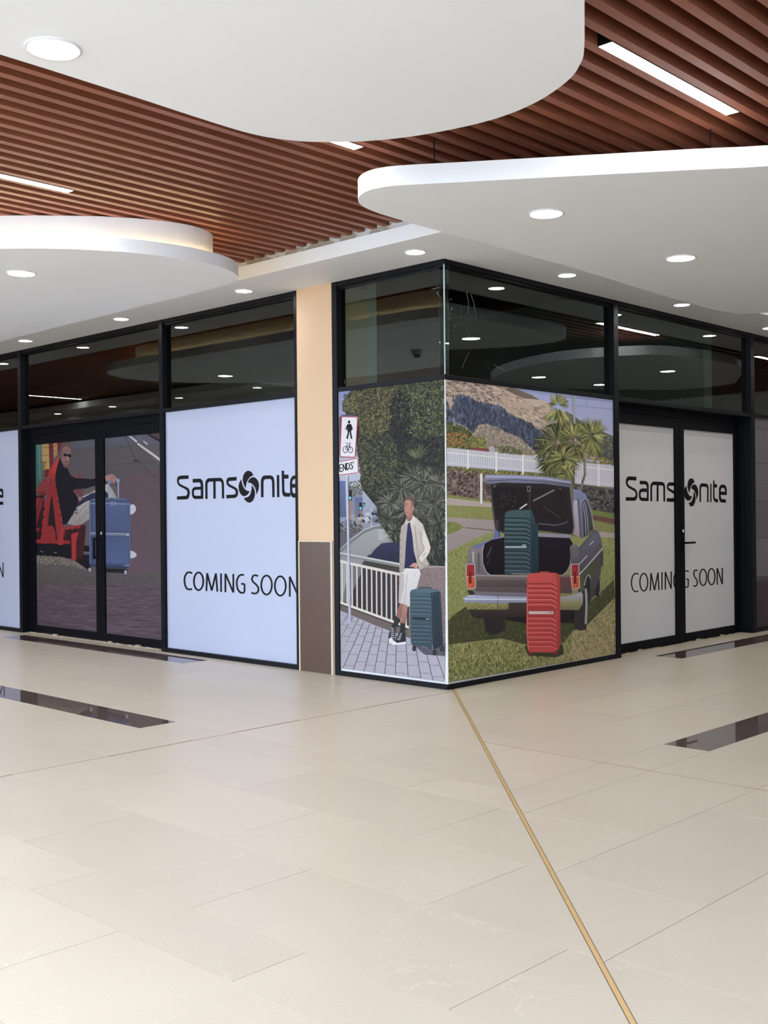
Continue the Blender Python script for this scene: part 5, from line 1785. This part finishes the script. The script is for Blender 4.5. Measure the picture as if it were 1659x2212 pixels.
pr.poly([(905, 1660), (950, 1640), (985, 1480), (1004, 1500), (1008, 1700), (996, 1792), (940, 1796), (905, 1750)], (48, 46, 48))
pr.stroke([(992, 1500), (998, 1600), (992, 1750)], 13, (150, 148, 152))
pr.stroke([(1003, 1510), (1007, 1620), (1000, 1770)], 6, (100, 98, 102))
pr.poly([(1050, 1548), (1085, 1440), (1098, 1430), (1102, 1500), (1092, 1556)], (40, 38, 40))
pr.stroke([(1094, 1440), (1097, 1500), (1090, 1545)], 7, (140, 138, 144))
pr.poly([(275, 1700), (424, 1700), (428, 1790), (380, 1818), (320, 1826), (290, 1800)], (42, 38, 40))
for x in (300, 325, 350, 375):
    pr.stroke([(x, 1712), (x + 6, 1810)], 5, (28, 26, 28))
pr.poly([(420, 1640), (920, 1640), (910, 1740), (600, 1750), (430, 1720)], (32, 28, 30))
pr.ell(893, 1700, 12, 16, (20, 18, 20))
pr.part('printed_wheels')
# boot lid
pr.poly([(318, 762), (400, 752), (700, 762), (884, 786), (912, 1060), (908, 1106), (882, 1118), (650, 1090), (424, 1112), (362, 1092)], (44, 38, 42), (34, 30, 36))
pr.poly([(345, 785), (590, 790), (590, 950), (420, 960), (372, 1010)], (34, 28, 32))
pr.poly([(602, 790), (850, 800), (876, 1000), (840, 1040), (602, 990)], (38, 32, 36))
pr.stroke([(318, 765), (362, 1085), (420, 1110)], 10, (74, 70, 78))
pr.stroke([(884, 786), (912, 1062), (905, 1112)], 10, (110, 104, 110))
pr.stroke([(596, 785), (600, 955)], 7, (70, 62, 66))
pr.stroke([(622, 886), (772, 808)], 11, (124, 118, 122))
pr.stroke([(528, 942), (580, 906)], 9, (206, 206, 212))
pr.stroke([(690, 920), (820, 1010)], 8, (62, 56, 60))
pr.stroke([(660, 1044), (780, 1056), (850, 1040), (872, 1020)], 8, (96, 90, 96))
pr.rect(580, 780, 606, 820, (112, 106, 110))
pr.rect(586, 790, 600, 812, (30, 26, 30))
pr.rect(344, 770, 360, 790, (90, 84, 88))
pr.rect(808, 792, 820, 806, (84, 78, 82))
pr.stroke([(380, 1010), (384, 1165)], 14, (46, 42, 48))
pr.stroke([(370, 1020), (372, 1080)], 6, (90, 86, 92))
pr.stroke([(872, 1010), (876, 1180)], 14, (40, 36, 42))
pr.scatter([(390, 820), (520, 820), (500, 920), (400, 930)], 60, (3, 5), [(120, 112, 112)], (0, 180), 1.0)
pr.poly([(275, 748), (288, 708), (300, 700), (500, 702), (700, 712), (890, 740), (894, 772), (884, 790), (700, 764), (400, 756), (322, 768)], (140, 146, 182), (92, 92, 112))
pr.stroke([(290, 716), (500, 716), (700, 728), (888, 756)], 8, (170, 174, 200))
pr.stroke([(300, 742), (500, 736), (700, 748), (880, 772)], 5, (70, 70, 86))
pr.part('printed_boot_lid')
# boot and rear
pr.poly([(165, 1225), (180, 1208), (340, 1150), (420, 1130), (420, 1170), (310, 1210), (270, 1262), (270, 1340), (310, 1402), (220, 1402), (160, 1340)], (140, 132, 138), (104, 96, 100))
pr.poly([(192, 1208), (342, 1152), (358, 1086), (384, 1104), (384, 1140), (300, 1190), (232, 1222)], (92, 104, 166), (104, 112, 160))
pr.stroke([(200, 1240), (205, 1320)], 14, (166, 158, 162))
pr.stroke([(240, 1250), (242, 1390)], 10, (84, 78, 84))
pr.poly([(650, 1110), (880, 1120), (890, 1145), (650, 1138)], (140, 138, 156))
pr.poly([(276, 1190), (330, 1160), (430, 1138), (660, 1136), (880, 1146), (906, 1192), (885, 1330), (866, 1372), (830, 1402), (320, 1402), (290, 1380), (268, 1320), (266, 1240)], (30, 24, 34), (22, 18, 28))
pr.stroke([(300, 1280), (330, 1210)], 10, (74, 66, 72))
pr.stroke([(300, 1330), (320, 1280)], 6, (60, 54, 60))
pr.stroke([(278, 1190), (266, 1240), (268, 1322), (292, 1384), (322, 1406)], 7, (156, 152, 160))
pr.stroke([(900, 1190), (884, 1330), (864, 1376), (832, 1406)], 7, (140, 136, 144))
pr.poly([(880, 1200), (945, 1210), (945, 1330), (890, 1340)], (112, 104, 110), (84, 78, 84))
pr.stroke([(918, 1190), (945, 1225)], 8, (84, 92, 130))
pr.poly([(220, 1398), (330, 1404), (830, 1408), (892, 1402), (900, 1500), (896, 1534), (220, 1534)], (118, 104, 106), (84, 72, 74))
pr.stroke([(220, 1408), (590, 1414)], 9, (150, 140, 144))
pr.poly([(230, 1440), (580, 1440), (580, 1490), (230, 1490)], (92, 80, 84), (78, 68, 72))
pr.poly([(200, 1520), (580, 1530), (580, 1562), (180, 1556)], (112, 106, 120))
pr.poly([(812, 1420), (892, 1420), (892, 1530), (812, 1530)], (104, 62, 62), (84, 66, 66))
pr.poly([(158, 1510), (200, 1515), (215, 1540), (180, 1545)], (52, 46, 48))
pr.ell(572, 1448, 9, 14, (90, 84, 88))
pr.part('printed_boot')
for x0, x1 in ((156, 216), (893, 948)):
    pr.poly([(x0, 1330), (x1 - 4, 1330), (x1 + 2, 1495), (x0 + 8, 1508), (x0 - 4, 1420)], (150, 34, 42), (160, 40, 40))
    pr.poly([(x0 - 3, 1416), (x1, 1416), (x1 + 2, 1495), (x0 + 8, 1508)], (196, 84, 38), (186, 70, 34))
    pr.stroke([(x0, 1330), (x1 - 4, 1330), (x1 + 2, 1495), (x0 + 8, 1508), (x0 - 4, 1420)], 6, (176, 168, 172), True)
    pr.stroke([(x0, 1416), (x1, 1416)], 5, (190, 170, 168))
    pr.poly([(x0 + 16, 1384), (x0 + 34, 1384), (x0 + 34, 1466), (x0 + 16, 1466)], (112, 22, 28))
    pr.stroke([(x0 + 25, 1466), (x0 + 25, 1500)], 5, (210, 120, 70))
    pr.part('printed_tail_light', 'printed red and orange tail light')
pr.poly([(130, 1566), (180, 1546), (380, 1556), (580, 1560), (580, 1600), (380, 1606), (140, 1602)], (168, 176, 214), (120, 124, 150))
pr.poly([(134, 1598), (380, 1606), (580, 1602), (578, 1642), (380, 1650), (160, 1650)], (142, 144, 84), (104, 102, 62))
pr.scatter([(150, 1606), (440, 1610), (440, 1642), (165, 1644)], 110, (6, 20), [(84, 86, 50), (160, 158, 96), (120, 118, 70)], (-30, 30), 0.4)
pr.part('printed_bumper')
pr.poly([(812, 1560), (890, 1548), (962, 1524), (974, 1548), (972, 1606), (944, 1652), (812, 1650)], (160, 160, 176), (120, 112, 80))
pr.poly([(812, 1590), (900, 1588), (968, 1576), (968, 1608), (940, 1648), (812, 1644)], (150, 146, 100), (112, 104, 74))
pr.part('printed_bumper')
pr.stroke([(378, 1548), (372, 1648)], 4, (70, 70, 76))
pr.stroke([(140, 1574), (580, 1578)], 6, (206, 212, 236))
pr.part('printed_bumper_gloss')
pr.poly([(178, 1648), (450, 1650), (450, 1600), (580, 1600), (580, 1700), (240, 1710), (196, 1694)], (64, 54, 52), (44, 38, 38))
pr.part('printed_valance')
# teal suitcase in the boot
pr.poly([(424, 990), (430, 966), (452, 952), (600, 950), (618, 962), (632, 1000), (640, 1044), (658, 1050), (662, 1386), (600, 1398), (424, 1398), (420, 1100)], (66, 88, 98), (52, 70, 80))
pr.poly([(604, 955), (620, 964), (640, 1044), (658, 1050), (662, 1386), (602, 1398), (606, 1060)], (46, 72, 82), (30, 50, 62))
ys = [1000, 1032, 1062, 1092, 1120, 1150, 1232, 1262, 1292, 1324, 1356]
for y in ys:
    pr.poly([(424, y), (578, y + 2), (606, y + 20), (606, y + 30), (574, y + 14), (424, y + 12)], (40, 56, 66))
    pr.stroke([(424, y + 17), (574, y + 19), (602, y + 34)], 5, (88, 112, 120))
pr.poly([(424, 1176), (576, 1178), (596, 1190), (590, 1226), (424, 1226)], (34, 58, 70))
pr.poly([(426, 1202), (578, 1202), (578, 1216), (426, 1216)], (150, 168, 172))
pr.stroke([(546, 1196), (572, 1196)], 6, (196, 206, 210))
pr.stroke([(452, 956), (470, 948), (600, 946), (616, 956)], 7, (34, 54, 62))
for x in (622, 640):
    pr.stroke([(x, 1050), (x + 4, 1385)], 4, (24, 40, 50))
pr.stroke([(470, 1396), (600, 1398)], 6, (140, 136, 140))
pr.part('printed_teal_suitcase', 'printed teal suitcase standing in the open boot')
# red suitcase on the grass
pr.poly([(560, 1900), (700, 1930), (830, 1890), (840, 1960), (780, 1985), (590, 1970)], (52, 54, 34))
pr.poly([(580, 1440), (584, 1412), (604, 1394), (690, 1388), (782, 1390), (804, 1402), (812, 1440), (816, 1890), (804, 1924), (778, 1950), (600, 1948), (586, 1930), (576, 1800)], (196, 74, 72), (176, 56, 58))
pr.poly([(778, 1392), (804, 1402), (812, 1440), (816, 1890), (800, 1926), (790, 1900), (792, 1480)], (176, 62, 62), (150, 46, 50))
for i in range(14):
    y = 1462 + i * 33
    if 1630 < y < 1690:
        continue
    pr.poly([(584, y), (756, y), (790, y + 22), (790, y + 31), (752, y + 11), (584, y + 11)], (152, 46, 50))
    pr.stroke([(584, y + 16), (752, y + 16), (786, y + 34)], 5, (214, 98, 94))
pr.poly([(584, 1640), (760, 1640), (786, 1654), (776, 1700), (584, 1700)], (160, 50, 54))
pr.poly([(592, 1660), (766, 1660), (766, 1680), (592, 1680)], (196, 176, 176))
pr.stroke([(730, 1668), (760, 1668)], 4, (120, 90, 92))
pr.stroke([(664, 1394), (676, 1384), (730, 1384), (742, 1392)], 8, (160, 54, 56))
pr.stroke([(584, 1500), (580, 1800), (590, 1930)], 6, (210, 92, 88))
pr.poly([(588, 1945), (620, 1946), (612, 1966), (592, 1962)], (120, 36, 40))
pr.poly([(760, 1948), (796, 1930), (798, 1958), (774, 1964)], (120, 36, 40))
pr.part('printed_red_suitcase', 'printed coral red suitcase standing on the grass')
